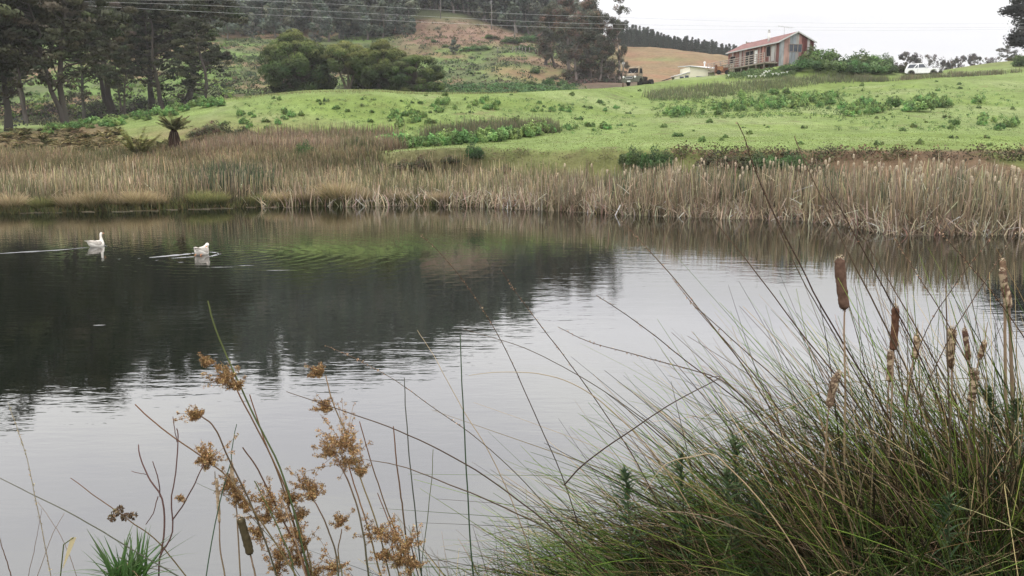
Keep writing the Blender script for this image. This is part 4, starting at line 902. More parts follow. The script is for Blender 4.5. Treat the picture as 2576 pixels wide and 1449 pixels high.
# ferns
def frond(r, root, az, L, el, droop, wl, cols, bag, nl=26):
    t_ = np.linspace(0, 1, 9); d = np.array([math.cos(az) * math.cos(el), math.sin(az) * math.cos(el), math.sin(el)])
    P = root + d * L * t_[:, None]; P[:, 2] -= droop * L * t_ ** 2
    v, f = tubes(P, .014 * (1 - t_ * .7), 4); bag.add(v, f, (.16, .12, .06))
    s = np.linspace(.12, .98, nl); sv = np.array([-math.sin(az), math.cos(az), 0])
    for sg in (-1, 1):
        c = np.stack([np.interp(s, t_, P[:, j]) for j in range(3)], 1); ll = wl * np.sin(PI * np.clip(s * .85 + .12, 0, 1)) ** .8
        dd = sv * sg + d * .45 + np.array([0, 0, -.15]); dd = np.tile(dd / np.linalg.norm(dd), (nl, 1)) + r.normal(0, .08, (nl, 3))
        v, f, c_ = blades(c, dd, ll, .12 * L / 1.2, .15, pal(nl, cols, .15, r), 2, .25, np.full(nl, az), r); bag.add(v, f, c_)
def fern_mesh(seed, n, L, el, cols, droop=.45, wl=.28):
    r = np.random.default_rng(seed); B = Bag()
    for i in range(n): frond(r, np.array([0, 0, .05]), i * 2.4 + r.normal(0, .2), L * r.uniform(.75, 1.1), el + r.normal(0, .15), droop, wl, cols, B)
    return B.data('fronds', M_leaf)
FT = ((.42, .37, .18), (.35, .34, .16), (.48, .39, .21)); FB = ((.46, .34, .20), (.37, .28, .17), (.42, .38, .19))
ferns = [fern_mesh(1, 9, 1.0, .8, FT), fern_mesh(2, 8, 1.0, .65, FB), fern_mesh(3, 9, .95, .9, ((.13, .15, .06), (.17, .17, .07)))]
for i in range(230):
    px = random.uniform(-40, 430) if i < 212 else random.uniform(420, 560); py = np.interp(px, [0, 300, 430, 560], [385, 384, 388, 372]) + random.uniform(-54 if px < 330 else -26, 14)
    x, Y, z = hit(px, py, 47); s = random.uniform(.5, .85)
    tag(link('bracken_fern', ferns[random.randrange(3)], None, (x, Y, z), random.uniform(0, 6), s), 'tan and olive bracken fern in the ferny bank below the tall dark trees', 'fern', 'bank of bracken ferns at the left')
M_ftrunk = plain('fibrous fern trunk', (.085, .055, .042), .95, .05, var=.5, scale=14, stretch=(1, 1, .15), bump=.6)
x, Y, z = hit(441, 386, 45); z -= .1
tf = thing('tree_fern', 'tree fern with a shaggy dark trunk and a spreading olive crown, left of the knoll', 'tree fern', (x, Y, z))
s = Y / F_
tr = MB().tube([(0, 0, 0), (.02, 0, 22 * s), (0, 0, 45 * s), (0, 0, 60 * s)], [15 * s, 14 * s, 9.5 * s, 7 * s], 12).build('trunk', M_ftrunk, tf, True)
B = Bag(); r = np.random.default_rng(4); n = 240; az = r.uniform(0, 2 * PI, n); hz = r.uniform(18, 56, n) * s
v, f, c = blades(np.stack([np.cos(az) * 9 * s, np.sin(az) * 9 * s, hz], 1), np.stack([np.cos(az) * .35, np.sin(az) * .35, -np.ones(n)], 1) / 1.06, r.uniform(.25, .7, n), .05, 0.0, pal(n, ((.10, .065, .05), (.15, .10, .075), (.07, .05, .04)), .2, r), 3, .3, r.uniform(0, PI, n), r)
B.add(v, f, c); link('dead_fronds', B.data('dead_fronds', M_reed), tf)
B = Bag()
for i in range(28): frond(r, np.array([0, 0, 57 * s]), i * 2.4, (60 if i < 18 else 46) * s * r.uniform(.85, 1.1), (.66 if i < 13 else 1.05) + r.normal(0, .15), .20, 14 * s, ((.48, .46, .25), (.40, .41, .20), (.54, .49, .28)), B, 34)
link('crown', B.data('crown', M_leaf), tf)
x, Y, z = hit(348, 402, 44); s = Y / F_; B = Bag()
for i in range(20): frond(r, np.array([r.normal(0, .12), 0, .05]), i * 2.4, 96 * s * r.uniform(.7, 1.1), 1.0 + r.normal(0, .16), .18, 10 * s, ((.30, .34, .13), (.25, .29, .11), (.36, .37, .15)), B, 30)
tag(link('tree_fern', B.data('young_fern', M_leaf), None, (x, Y, z)), 'trunkless young tree fern with upright olive fronds, left of the trunked tree fern', 'tree fern')

# ------------------------------------------------------------------ buildings
M_rust = None
def attr_mat(name, rough=.75, spec=.2, metal=0.0, noise=.35, scale=2.0, bump=0.0, stretch=(1, 1, .3)):
    m, t, b = base_mat(name, rough, spec, metal)
    a_ = nd(t, 'ShaderNodeAttribute', attribute_name='Col'); tcn = nd(t, 'ShaderNodeTexCoord'); mpn = nd(t, 'ShaderNodeMapping'); mpn.inputs['Scale'].default_value = stretch
    no = nd(t, 'ShaderNodeTexNoise'); no.inputs['Scale'].default_value = scale; no.inputs['Detail'].default_value = 6
    t.links.new(tcn.outputs['Object'], mpn.inputs[0]); t.links.new(mpn.outputs[0], no.inputs[0])
    mr = nd(t, 'ShaderNodeMapRange'); mr.inputs[1].default_value = .3; mr.inputs[2].default_value = .7; mr.inputs[3].default_value = 1 - noise; mr.inputs[4].default_value = 1 + noise
    t.links.new(no.outputs[0], mr.inputs[0]); v = nd(t, 'ShaderNodeVectorMath', operation='SCALE'); t.links.new(a_.outputs['Color'], v.inputs[0]); t.links.new(mr.outputs[0], v.inputs['Scale'])
    t.links.new(v.outputs[0], b.inputs['Base Color']); return m
M_sheet = attr_mat('weathered iron sheets', .8, .15)
M_dark = plain('dark interior', (.02, .02, .022), .9, .1, var=.3)
M_glass = plain('window glass', (.06, .07, .09), .12, .6, var=.3)
M_white = plain('white paint', (.72, .72, .70), .5, .3, var=.12, scale=2)
M_wood = plain('grey timber', (.30, .26, .22), .9, .1, var=.4, scale=6, stretch=(1, 1, .2))
M_roofred = plain('red corrugated roof', (.27, .135, .12), .7, .2, col2=(.15, .085, .078), scale=2.6, stretch=(4, .4, 1))
M_trim = plain('pale fascia', (.50, .50, .48), .6, .3, var=.2)
ang = math.atan2(.19, .981); bx, by = at(1961, 112, 120).x, 120.0
bz = 13.2
barn = thing('barn', 'barn-like house clad in patchwork rusty iron sheets with a low red roof', 'house', (bx, by, bz), ang)
rr = np.random.default_rng(3)
SHC = [(.17, .075, .06), (.13, .06, .05), (.23, .125, .10), (.24, .20, .18), (.30, .27, .25), (.17, .10, .075), (.13, .055, .045), (.33, .18, .14)]
def sheets(plane, a0, a1, zf, holes, cols, w=.45, corr=.025):
    """vertical iron sheets along a wall with openings; plane 'x' = long wall (x=0), 'y' = gable (y=0)"""
    B = Bag(); a = a0; k = 0
    while a < a1 - 1e-6:
        e = min(a + w * rr.uniform(.7, 1.5), a1); c = np.array(cols[k % len(cols)] if cols is not None and k < len(cols) else SHC[rr.integers(len(SHC))]) * rr.uniform(.85, 1.15); k += 1
        n = max(2, int((e - a) / .11)); us = np.linspace(a, e, n + 1)
        for i in range(n):
            u0, u1 = us[i], us[i + 1]; mid = (u0 + u1) / 2; top = zf(mid); segs = [(-1.7, top)]
            for h0, h1, z0, z1 in holes:
                if h0 < mid < h1:
                    segs = [s for q0, q1 in segs for s in ((q0, min(z0, q1)), (max(z1, q0), q1)) if s[1] - s[0] > .02]
            for q0, q1 in segs:
                off0 = corr * (i % 2); off1 = corr * ((i + 1) % 2)
                t0, t1 = (zf(u0), zf(u1)) if q1 == top else (q1, q1)
                P = [(-off0, u0, q0), (-off1, u1, q0), (-off1, u1, t1), (-off0, u0, t0)] if plane == 'x' else [(u0, -off0, q0), (u1, -off1, q0), (u1, -off1, t1), (u0, -off0, t0)]
                B.add(P, [[0, 1, 2, 3]], c)
        a = e
    return B
WH = 2.62; GW = 5.1; RG = 1.25
HL = [(1.2, 2.35, .1, 2.25), (2.35, 3.7, .85, 2.3), (6.2, 10.1, .05, 2.15), (13.4, 15.3, .7, 1.9)]
link('side_wall', sheets('x', 0, 16, lambda u: WH, HL, None).data('side_wall', M_sheet), barn)
gc = [(.22, .24, .25), (.25, .26, .26), (.30, .19, .16), (.31, .20, .17), (.21, .23, .24), (.24, .26, .28), (.30, .29, .27), (.28, .15, .13), (.13, .045, .04), (.11, .04, .035), (.30, .28, .27), (.10, .035, .03), (.12, .045, .04), (.34, .28, .25), (.24, .12, .10), (.26, .20, .18)]
gh = [(1.43, 3.36, 1.22, 2.3)]
link('gable_wall', sheets('y', 0, GW, lambda u: WH + RG * (1 - abs(u - GW / 2) / (GW / 2)), gh, gc, .36).data('gable_wall', M_sheet), barn)
bw = Bag()
for P in ([(GW, 0, -1.7), (GW, 16, -1.7), (GW, 16, WH), (GW, 0, WH)], [(0, 16, -1.7), (GW, 16, -1.7), (GW, 16, WH), (0, 16, WH)], [(0, 16, WH), (GW, 16, WH), (GW / 2, 16, WH + RG), (GW / 2 - .01, 16, WH + RG)]): bw.add(P, [[0, 1, 2, 3]], (.17, .07, .055))
link('back_wall', bw.data('back_wall', M_sheet), barn)
rf = Bag(); ov = .28
for sgn in (0, 1):
    ys = np.linspace(-ov, 16 + ov, 120)
    xe, xr = (-ov, GW / 2) if sgn == 0 else (GW + ov, GW / 2); ze = WH - ov * RG / (GW / 2) + .06; zr = WH + RG + .06
    for i in range(119):
        o0, o1 = .025 * (i % 2), .025 * ((i + 1) % 2)
        rf.add([(xe, ys[i], ze + o0), (xe, ys[i + 1], ze + o1), (xr, ys[i + 1], zr + o1), (xr, ys[i], zr + o0)], [[0, 1, 2, 3]], (.3, .12, .1))
roof = link('roof', rf.data('roof', M_roofred), barn)
f = MB(); f.box(-ov - .03, -ov + .03, -ov, 16 + ov, ze - .14, ze + .02).build('gutter', M_trim, roof)
f = MB()
for sgn in (0, 1):
    xe = -ov if sgn == 0 else GW + ov
    f.poly([(xe, -ov - .03, ze - .12), (xe, -ov + .02, ze - .12), (xe, -ov + .02, ze + .06), (xe, -ov - .03, ze + .06), (GW / 2, -ov - .03, zr - .12), (GW / 2, -ov + .02, zr - .12), (GW / 2, -ov + .02, zr + .06), (GW / 2, -ov - .03, zr + .06)],
           [(0, 1, 2, 3), (4, 5, 6, 7), (0, 4, 7, 3), (1, 5, 6, 2), (0, 1, 5, 4), (3, 2, 6, 7)])
f.build('bargeboard', M_trim, roof)
fl = MB().tube([(.9, 4.9, WH + .3), (.9, 4.9, WH + 1.75)], .16, 12).build('chimney', M_white, roof, True)
MB().lathe((.9, 4.9, WH + 1.72), 'z', [(0, .2), (.12, .2), (.14, .12), (.3, .12), (.32, .19), (.36, .19)], 12).build('cowl', M_trim, fl, True)
an = MB().tube([(2.2, 3.0, WH + .9), (2.2, 3.0, WH + 2.3)], .025, 6); an.tube([(1.0, 2.6, WH + 2.32), (3.6, 3.3, WH + 2.2)], .02, 5)
for q in np.linspace(0, 1, 7): an.tube([(1.0 + 2.6 * q - .12 , 2.6 + .7 * q + .42, WH + 2.33 - .12 * q), (1.0 + 2.6 * q + .12, 2.6 + .7 * q - .42, WH + 2.33 - .12 * q)], .012, 4)
an.build('antenna', M_trim, roof)
def opening(name, plane, a0, a1, z0, z1, mat, panes=1, fr=.06, back=.12, label=None):
    m_ = MB()
    def bxx(u0, u1, v0, v1, d0, d1, M):
        return M.box(d0, d1, u0, u1, v0, v1) if plane == 'x' else M.box(u0, u1, d0, d1, v0, v1)
    for (u0, u1, v0, v1) in ((a0, a0 + fr, z0, z1), (a1 - fr, a1, z0, z1), (a0 + fr, a1 - fr, z1 - fr, z1), (a0 + fr, a1 - fr, z0, z0 + fr)): bxx(u0, u1, v0, v1, -.05, back, m_)
    for i in range(1, panes): c_ = a0 + (a1 - a0) * i / panes; bxx(c_ - .03, c_ + .03, z0 + fr, z1 - fr, -.04, back - .01, m_)
    o = m_.build(name, M_wood, barn)
    p_ = MB(); bxx(a0 + fr, a1 - fr, z0 + fr, z1 - fr, .04, .07, p_); p_.build('pane', mat, o)
    if label: o['label'] = label
    return o
opening('window', 'y', 1.43, 3.36, 1.22, 2.3, M_glass, 3, label='three-pane window in the gable')
opening('window', 'x', 2.35, 3.7, .85, 2.3, M_dark); opening('window', 'x', 13.4, 15.3, .7, 1.9, M_dark)
opening('dark_doorway', 'x', 7.4, 10.1, .05, 2.15, M_dark, 2)  # open doorway filled with a dark sheet for the unlit inside
opening('door', 'x', 6.2, 7.4, .05, 2.15, M_white, 1, label='white door beside the dark opening')
opening('curtained_door', 'x', 1.2, 2.35, .1, 2.25, plain('net curtain', (.5, .5, .47), .9, .1, var=.4, scale=6, stretch=(1, 3, .1)), 1)
d_ = MB().box(-1.9, -.05, .2, 19.5, -.28, -.08); 
for q in np.arange(.6, 19.5, 2.3): d_.box(-1.85, -1.73, q, q + .12, -2.2, -.28)
d_.build('deck', M_wood, barn)
rl = MB()
for z_ in (1.12, .84, .52, .2): rl.tube([(-1.8, .6, z_), (-1.8, 19.4, z_)], .055, 6)
for q in np.arange(.6, 19.5, 2.35): rl.box(-1.85, -1.75, q, q + .09, -.08, 1.2)
rl.build('railing', plain('weathered rail', (.40, .35, .31), .9, .1, var=.3), barn)
fp = Bag(); rq = np.random.default_rng(8)
for q in np.arange(10.3, 15.2, .33): fp.add([(-1.7, q, -.6), (-1.7, q + .3, -.6), (-1.7, q + .3, .55 + rq.uniform(-.1, .1)), (-1.7, q, .55)], [[0, 1, 2, 3]], [(.42, .36, .28), (.30, .24, .19), (.34, .22, .17), (.5, .46, .38)][rq.integers(4)])
link('plank_screen', fp.data('plank_screen', M_sheet), barn)

# cream shed below the barn
M_cream = plain('cream paint', (.74, .70, .55), .6, .2, var=.08, scale=1); M_wroof = plain('white iron roof', (.72, .73, .74), .4, .4, var=.1)
Ys = 138.0; sc_ = Ys / F_
p0 = at(1735, 197, Ys); shed = thing('shed', 'low cream shed with a white skillion roof, below and left of the barn', 'shed', p0, .12)
f = MB(); f.side([(0, -1.2), (4.0, -1.2), (4.0, 1.38), (0, 1.74)], .0, 5.0); f.build('wall', M_cream, shed)
rf_ = MB(); rf_.poly([(-.2, -.35, 1.82), (4.15, -.35, 1.44), (6.4, 5.6, 2.05), (-.2, 5.6, 2.15), (-.2, -.35, 1.92), (4.15, -.35, 1.54), (6.4, 5.6, 2.15), (-.2, 5.6, 2.25)], [(0, 1, 2, 3), (4, 5, 6, 7), (0, 1, 5, 4), (1, 2, 6, 5), (2, 3, 7, 6), (3, 0, 4, 7)])
rfo = rf_.build('roof', M_wroof, shed)
MB().tube([(3.1, 2.2, 1.7), (3.1, 2.2, 2.5)], .1, 8).lathe((3.1, 2.2, 2.45), 'z', [(0, .12), (.1, .2), (.24, .2), (.32, .06)], 10).build('vent', M_white, rfo, True)
f = MB().side([(-1.8, -1.2), (-.003, -1.2), (-.003, .85), (-1.8, .38)], .1, 3.5); lt = f.build('lean_to', M_cream, shed)
MB().poly([(-1.95, -.1, .42), (.02, -.1, .93), (.02, 3.7, .93), (-1.95, 3.7, .42), (-1.95, -.1, .5), (.02, -.1, 1.01), (.02, 3.7, 1.01), (-1.95, 3.7, .5)], [(0, 1, 2, 3), (4, 5, 6, 7), (0, 1, 5, 4), (1, 2, 6, 5), (2, 3, 7, 6), (3, 0, 4, 7)]).build('roof', M_wroof, shed)
for (a, b2, z0, z1) in ((-1.62, -.9, -.35, .3), (-.8, -.12, -.35, .48), (1.0, 3.0, -.3, .35)):
    w_ = MB().box(a, b2, (.1 if a < 0 else 0) - .045, (.1 if a < 0 else 0) - .004, z0, z1).build('window', M_trim, shed)
    MB().box(a + .06, b2 - .06, (.1 if a < 0 else 0) - .06, (.1 if a < 0 else 0) - .048, z0 + .06, z1 - .06).build('pane', M_glass, w_)
p1 = at(1672, 208, Ys + 2); csh = thing('open_shelter', 'low dark-roofed open shelter at the left end of the cream shed', 'shelter', p1)
f = MB(); f.poly([(0, 0, .32), (2.3, 0, 1.05), (2.3, 3, 1.15), (0, 3, .42), (0, 0, .4), (2.3, 0, 1.13), (2.3, 3, 1.23), (0, 3, .5)], [(0, 1, 2, 3), (4, 5, 6, 7), (0, 1, 5, 4), (1, 2, 6, 5), (2, 3, 7, 6), (3, 0, 4, 7)]).build('roof', M_dark, csh)
for q in (.35, 2.2): MB().box(q, q + .1, .05, .15, -1, .38 + q * .3).build('post', M_wood, csh)
# low brown cart-like frame standing under the end of the verandah
p2 = at(1816, 188, 128); fr_ = thing('rusty_machine', 'rusty farm machine with an orange top parked under the end of the verandah rail', 'machine', p2)
f = MB(); f.box(-1.0, 1.0, -.5, .5, .3, .5); f.box(-1.0, -.85, -.5, .5, .5, 1.35); f.box(.2, .8, -.35, .35, .5, 1.0); f.build('frame', plain('rust', (.19, .085, .055), .9, .1, var=.5, scale=5), fr_)
MB().box(-.8, .1, -.4, .4, .5, 1.15).build('hopper', plain('orange faded', (.42, .22, .12), .8, .1, var=.5, scale=5), fr_, bevel=.05)
for sx_ in (-.6, .6): MB().lathe((sx_, -.6, .32), 'y', [(0, .12), (0, .33), (.14, .33), (.14, .12)], 14).build('wheel', M_dark, fr_)

# ------------------------------------------------------------------ old truck
M_tpaint = attr_mat('faded truck paint', .6, .3, noise=.3, scale=1.6, stretch=(1, 1, 1))
M_tan = plain('faded tan and rust paint', (.29, .225, .15), .6, .3, col2=(.17, .13, .09), scale=2.2)
M_olive = plain('faded grey-green paint', (.13, .135, .105), .6, .3, col2=(.08, .08, .062), scale=2.5)
M_tyre = plain('tyre rubber', (.03, .028, .027), .9, .1); M_chrome = plain('dull chrome', (.55, .55, .53), .35, .5, .6, var=.3)
M_grease = plain('rusty chassis', (.06, .05, .042), .9, .1, var=.5, scale=5); M_lens = plain('lamp lens', (.75, .75, .72), .15, .6, var=.1)
tx, tY, tz = at(1597, 216, 112).x, 112.6, at(1597, 216, 112.6).z
truck = thing('old_truck', 'old bonneted truck with faded tan cab and no tray, parked on the paddock crest', 'truck', (tx, tY, tz), -math.radians(124))
truck.scale = (1.0, 1.0, 1.03)
# +x is forward; front axle at x=0
def wheel(par, x, y, r=.46, w=.24, dual=False):
    o = MB().lathe((x, y - w / 2, r), 'y', [(0, r * .55), (0, r * .9), (.03, r), (w - .03, r), (w, r * .9), (w, r * .55)], 22).build('wheel', M_tyre, par, True)
    MB().lathe((x, y - w * .35, r), 'y', [(0, .02), (0, r * .56), (w * .7, r * .56), (w * .7, .02)], 16).build('rim', M_olive, o, True); return o
cabp = [(-.75, .95), (.55, .95), (.62, 1.42), (.42, 1.5), (.18, 2.18), (.05, 2.32), (-.62, 2.36), (-.78, 2.2)]
MB().side(cabp, -.88, .88, lambda x, z: max(0, (z - 1.45)) * .16).build('cab', M_tan, truck, bevel=.05)
MB().poly([(.455, -.70, 1.53), (.455, .70, 1.53), (.235, .62, 2.12), (.235, -.62, 2.12), (.40, -.70, 1.50), (.40, .70, 1.50), (.17, .62, 2.12), (.17, -.62, 2.12)], [(0, 1, 2, 3), (7, 6, 5, 4), (0, 4, 5, 1), (3, 2, 6, 7), (0, 3, 7, 4), (1, 5, 6, 2)]).build('windscreen', M_dark, truck)
for s_ in (-1, 1):
    MB().poly([(.30, s_ * .885, 1.52), (-.5, s_ * .885, 1.52), (-.5, s_ * .80, 2.1), (.12, s_ * .80, 2.1)], [(0, 1, 2, 3)]).build('side_window', M_dark, truck)
    MB().tube([(.50, s_ * .15, 1.52), (.37, s_ * .42, 1.78)], .012, 5).build('wiper', M_chrome, truck)
MB().loft([[(.45, -.62, .9), (.45, .62, .9), (.45, .6, 1.38), (.45, .3, 1.53), (.45, -.3, 1.53), (.45, -.6, 1.38)], [(1.0, -.58, .9), (1.0, .58, .9), (1.0, .56, 1.28), (1.0, .27, 1.46), (1.0, -.27, 1.46), (1.0, -.56, 1.28)],
           [(1.42, -.55, .9), (1.42, .55, .9), (1.42, .52, 1.12), (1.42, .22, 1.26), (1.42, -.22, 1.26), (1.42, -.52, 1.12)]]).build('bonnet', M_tan, truck, True)
MB().box(1.38, 1.50, -.62, .62, .62, 1.12).build('grille_panel', M_olive, truck, bevel=.04)
g_ = MB(); 
for z_ in (.80, 1.0): g_.box(1.50, 1.56, -.46, .46, z_ - .035, z_ + .035)
g_.box(1.50, 1.55, -.50, -.44, .78, 1.02); g_.box(1.50, 1.55, .44, .50, .78, 1.02); g_.build('grille', M_chrome, truck, bevel=.01)
MB().box(1.505, 1.53, -.44, .44, .85, .95).build('grille_gap', M_dark, truck)
MB().box(1.46, 1.58, -.98, .98, .36, .60).build('bumper', M_olive, truck, bevel=.03)
np_ = MB().box(1.585, 1.60, -.22, .22, .40, .56).build('number_plate', M_lens, truck)
for s_ in (-1, 1):
    a = [(-.62, .55), (-.55, .95), (-.2, 1.12), (.5, 1.16), (1.2, 1.12), (1.45, .95), (1.48, .45), (1.2, .40), (.62, .42), (.5, .72), (.25, .93), (-.1, .93), (-.36, .72), (-.46, .50)]
    y0_, y1_ = (.56, 1.0) if s_ > 0 else (-1.0, -.56)
    MB().side(a, y0_, y1_).build('fender', M_olive, truck, bevel=.04)
    MB().lathe((1.47, s_ * .80, .98), 'x', [(0, .135), (.06, .13), (.09, .09), (.10, .01)], 16).build('headlight', M_lens, truck, True)
    MB().box(-.7, .2, s_ * .93 - .08, s_ * .93 + .08, .52, .60).build('running_board', M_grease, truck)
    wheel(truck, 0.08, s_ * .80)
    for k_ in (.62, .88): wheel(truck, -3.35, s_ * k_, .48, .24)
    MB().box(-4.3, -.7, s_ * .42 - .06, s_ * .42 + .06, .62, .82).build('chassis_rail', M_grease, truck)
MB().tube([(-3.35, -.85, .48), (-3.35, .85, .48)], .11, 8).build('rear_axle', M_grease, truck)
MB().box(-1.65, -.9, -.75, -.3, .55, 1.0).build('fuel_tank', M_grease, truck, bevel=.05)
MB().box(-2.9, -1.6, -.55, .5, .84, 1.22).build('deck_crate', M_grease, truck, bevel=.03)
for x_ in (-1.2, -2.4, -4.2): MB().box(x_, x_ + .12, -.42, .42, .64, .78).build('cross_member', M_grease, truck)

# ------------------------------------------------------------------ white two-door off-roader
M_cw = plain('white car paint', (.80, .80, .80), .3, .5, var=.04); M_blk = plain('black plastic', (.03, .03, .032), .6, .3)
cx_, cY = at(2322, 188, 118).x, 118.0; cz = at(2322, 193.5, 118).z
car = thing('off_roader', 'white two-door off-road wagon with black bull bar parked by the hedge', 'car', (cx_, cY, cz), -math.radians(36))
low = [(-2.15, .55), (-2.18, .95), (-2.1, 1.12), (.62, 1.12), (1.9, 1.02), (2.08, .92), (2.1, .5), (1.88, .46), (1.78, .72), (1.55, .88), (1.3, .88), (1.05, .72), (.95, .42), (-.85, .42), (-.95, .72), (-1.2, .88), (-1.45, .88), (-1.7, .72), (-1.8, .46)]
MB().side(low, -.83, .83).build('body', M_cw, car, bevel=.04)
cab_ = [(-2.1, 1.11), (-1.86, 1.70), (-1.6, 1.75), (.02, 1.75), (.14, 1.71), (.72, 1.11)]
MB().side(cab_, -.80, .80, lambda x, z: (z - 1.11) * .22).build('cabin', M_cw, car, bevel=.03)
for s_ in (-1, 1):
    yy = lambda z: s_ * (.815 - (z - 1.11) * .22)
    for nm, q in (('rear_quarter_window', [(-1.86, 1.17), (-1.1, 1.17), (-.72, 1.64), (-1.64, 1.64)]), ('small_triangle_window', [(-.98, 1.17), (-.58, 1.17), (-.58, 1.62)]), ('door_window', [(-.48, 1.17), (.48, 1.17), (.09, 1.64), (-.48, 1.64)])):
        MB().poly([(x, yy(z), z) for x, z in q], [tuple(range(len(q)))]).build(nm, M_glass, car)
    MB().box(-.55, -.535, s_ * .832, s_ * .836, .55, 1.1).build('door_gap', M_blk, car)
    MB().box(.5, .62, s_ * .84, s_ * 1.0, 1.14, 1.28).build('mirror', M_cw, car, bevel=.02)
    for x_ in (1.42, -1.32):
        o = MB().lathe((x_, s_ * .72 - .12, .37), 'y', [(0, .2), (0, .34), (.03, .37), (.21, .37), (.24, .34), (.24, .2)], 20).build('wheel', M_tyre, car, True)
        MB().lathe((x_, s_ * .72 - .10, .37), 'y', [(0, .02), (0, .22), (.2, .22), (.2, .02)], 14).build('rim', M_chrome, o, True)
    MB().box(2.08, 2.13, s_ * .62 - .15, s_ * .62 + .15, .76, .90).build('headlight', M_lens, car, bevel=.015)
MB().poly([(.17, -.66, 1.70), (.17, .66, 1.70), (.735, .78, 1.14), (.735, -.78, 1.14), (.12, -.66, 1.66), (.12, .66, 1.66), (.68, .78, 1.12), (.68, -.78, 1.12)], [(0, 1, 2, 3), (7, 6, 5, 4), (0, 4, 5, 1), (3, 2, 6, 7), (0, 3, 7, 4), (1, 5, 6, 2)]).build('windscreen', M_glass, car)
MB().box(2.085, 2.12, -.42, .42, .76, .90).build('grille', M_blk, car)
MB().box(2.0, 2.25, -.84, .84, .42, .64).build('bumper', M_blk, car, bevel=.03)
bb = MB()
for z_ in (.72, .86, 1.0): bb.tube([(2.05, -.8, z_ - .06), (2.3, -.62, z_), (2.3, .62, z_), (2.05, .8, z_ - .06)], .025, 6)
for s_ in (-.35, .35): bb.tube([(2.26, s_, .5), (2.3, s_, 1.0)], .025, 6)
bb.build('bull_bar', M_blk, car)
MB().box(2.33, 2.345, -.2, .2, .62, .74).build('number_plate', M_lens, car)
for y_ in (-.3, .3): MB().lathe((2.31, y_, .80), 'x', [(0, .08), (.05, .08), (.06, .01)], 12).build('spot_lamp', M_lens, car, True)

# ------------------------------------------------------------------ poles, posts, wires
M_pole = plain('pole timber', (.22, .15, .11), .9, .1, var=.3, scale=5, stretch=(1, 1, .2)); M_wire = plain('galvanised wire', (.55, .55, .56), .5, .4, var=.1)
x, Y, z = at(1567, 214, 126).x, 126, at(1567, 214, 126).z
h = zat(155, 126) - z
o = thing('utility_pole', 'thin brown pole with pale top standing just left of the old truck', 'pole', (x, Y, z))
MB().tube([(0, 0, -.5), (0, 0, h * .55)], [.11, .1], 8).build('post', M_pole, o, True)
MB().tube([(0, 0, h * .55 + .002), (0, 0, h)], [.1, .085], 8).build('sleeve', M_palebark, o, True)
MB().box(-.2, .2, -.05, .05, h - .35, h - .1).build('bracket', M_trim, o)
Yp = 150; z0 = 13.5; zt = zat(107, Yp)
o = thing('power_pole', 'power pole with a short crossarm showing above the barn roof', 'pole', (at(1891, 107, Yp).x, Yp, z0))
MB().tube([(0, 0, 0), (0, 0, zt - z0 + .1)], [.14, .11], 8).build('post', M_pole, o, True)
MB().box(-1.0, 1.0, -.06, .06, zt - z0 - .12, zt - z0 + .02).build('crossarm', M_pole, o)
for q in (-.9, .9): MB().lathe((q, 0, zt - z0 + .02), 'z', [(0, .05), (.05, .1), (.16, .1), (.2, .03)], 8).build('insulator', M_trim, o, True)
def wire(pts, Ya, Yb, lb, r_=.0095):
    P = [at(px, py, Ya + (Yb - Ya) * (px + 200) / 2900) for px, py in pts]
    c = catmull([tuple(p) for p in P], 40); v, f = tubes(c, np.full(40, r_), 4)
    tag(link('power_line', mkdata('power_line', v, f, M_wire)), lb, 'power line', 'power lines across the top of the photo')
wire([(-300, -36), (325, -1), (644, 1.5), (1288, 34), (1513, 42), (1900, 55), (2300, 60), (2750, 58)], 92, 108, 'topmost power line crossing in front of the wood')
wire([(-300, -24), (0, -2), (325, 7), (644, 19), (1288, 52), (1550, 61), (1930, 67), (2300, 70), (2750, 66)], 92, 108, 'middle power line crossing in front of the wood')
wire([(-300, -8), (0, 2.5), (325, 20), (644, 36), (1288, 65), (1558, 72), (1930, 75), (2300, 76), (2750, 70)], 92, 108, 'lowest power line crossing in front of the wood')
for i, px in enumerate([1252, 1290, 1298, 1306, 1314, 1322, 1332, 1347, 1385]):
    py = 140 + (i % 3) * 2 + (18 if px > 1380 else 0); x, Y, z = hit(px, py, 150)
    tag(MB().tube([(0, 0, -.2), (0, 0, 1.3)], [.11, .09], 6).build('fence_post', M_palebark, None, True, (x, Y, z)), 'pale fence post in the short broken row on the far slope left of the gums', 'post', 'fence posts on the far slope')
# white lilies and a pale stone on the bank below the barn
M_lily = plain('white petals', (.85, .85, .80), .6, .2, var=.05)
r = np.random.default_rng(12); pts = [(1900, 199), (1913, 196), (1922, 184), (1930, 182), (1935, 179), (1945, 187), (1958, 190), (1967, 184), (1972, 184), (1923, 200), (1943, 194), (1890, 194), (1883, 192), (1926, 180), (1833, 190), (1952, 196), (1918, 188), (1980, 182)]
for px, py in pts:
    Yl = 113.2 + r.uniform(-.5, .5); p = at(px, py, Yl); g = float(gz(p.x, p.y)); hh_ = max(p.z - g, .4)
    o = thing('arum_lily', 'white arum lily flowering in the overgrown bank below the barn', 'lily', (p.x, p.y, g), r.uniform(0, 6), 'white lilies below the barn')
    MB().tube([(0, 0, 0), (.02, 0, hh_ - .1)], .012, 5).build('stem', M_olive, o)
    MB().lathe((.02, 0, hh_ - .12), 'z', [(0, .02), (.08, .05), (.2, .13), (.24, .16), (.2, .12), (.1, .03)], 10).build('flower', M_lily, o, True)

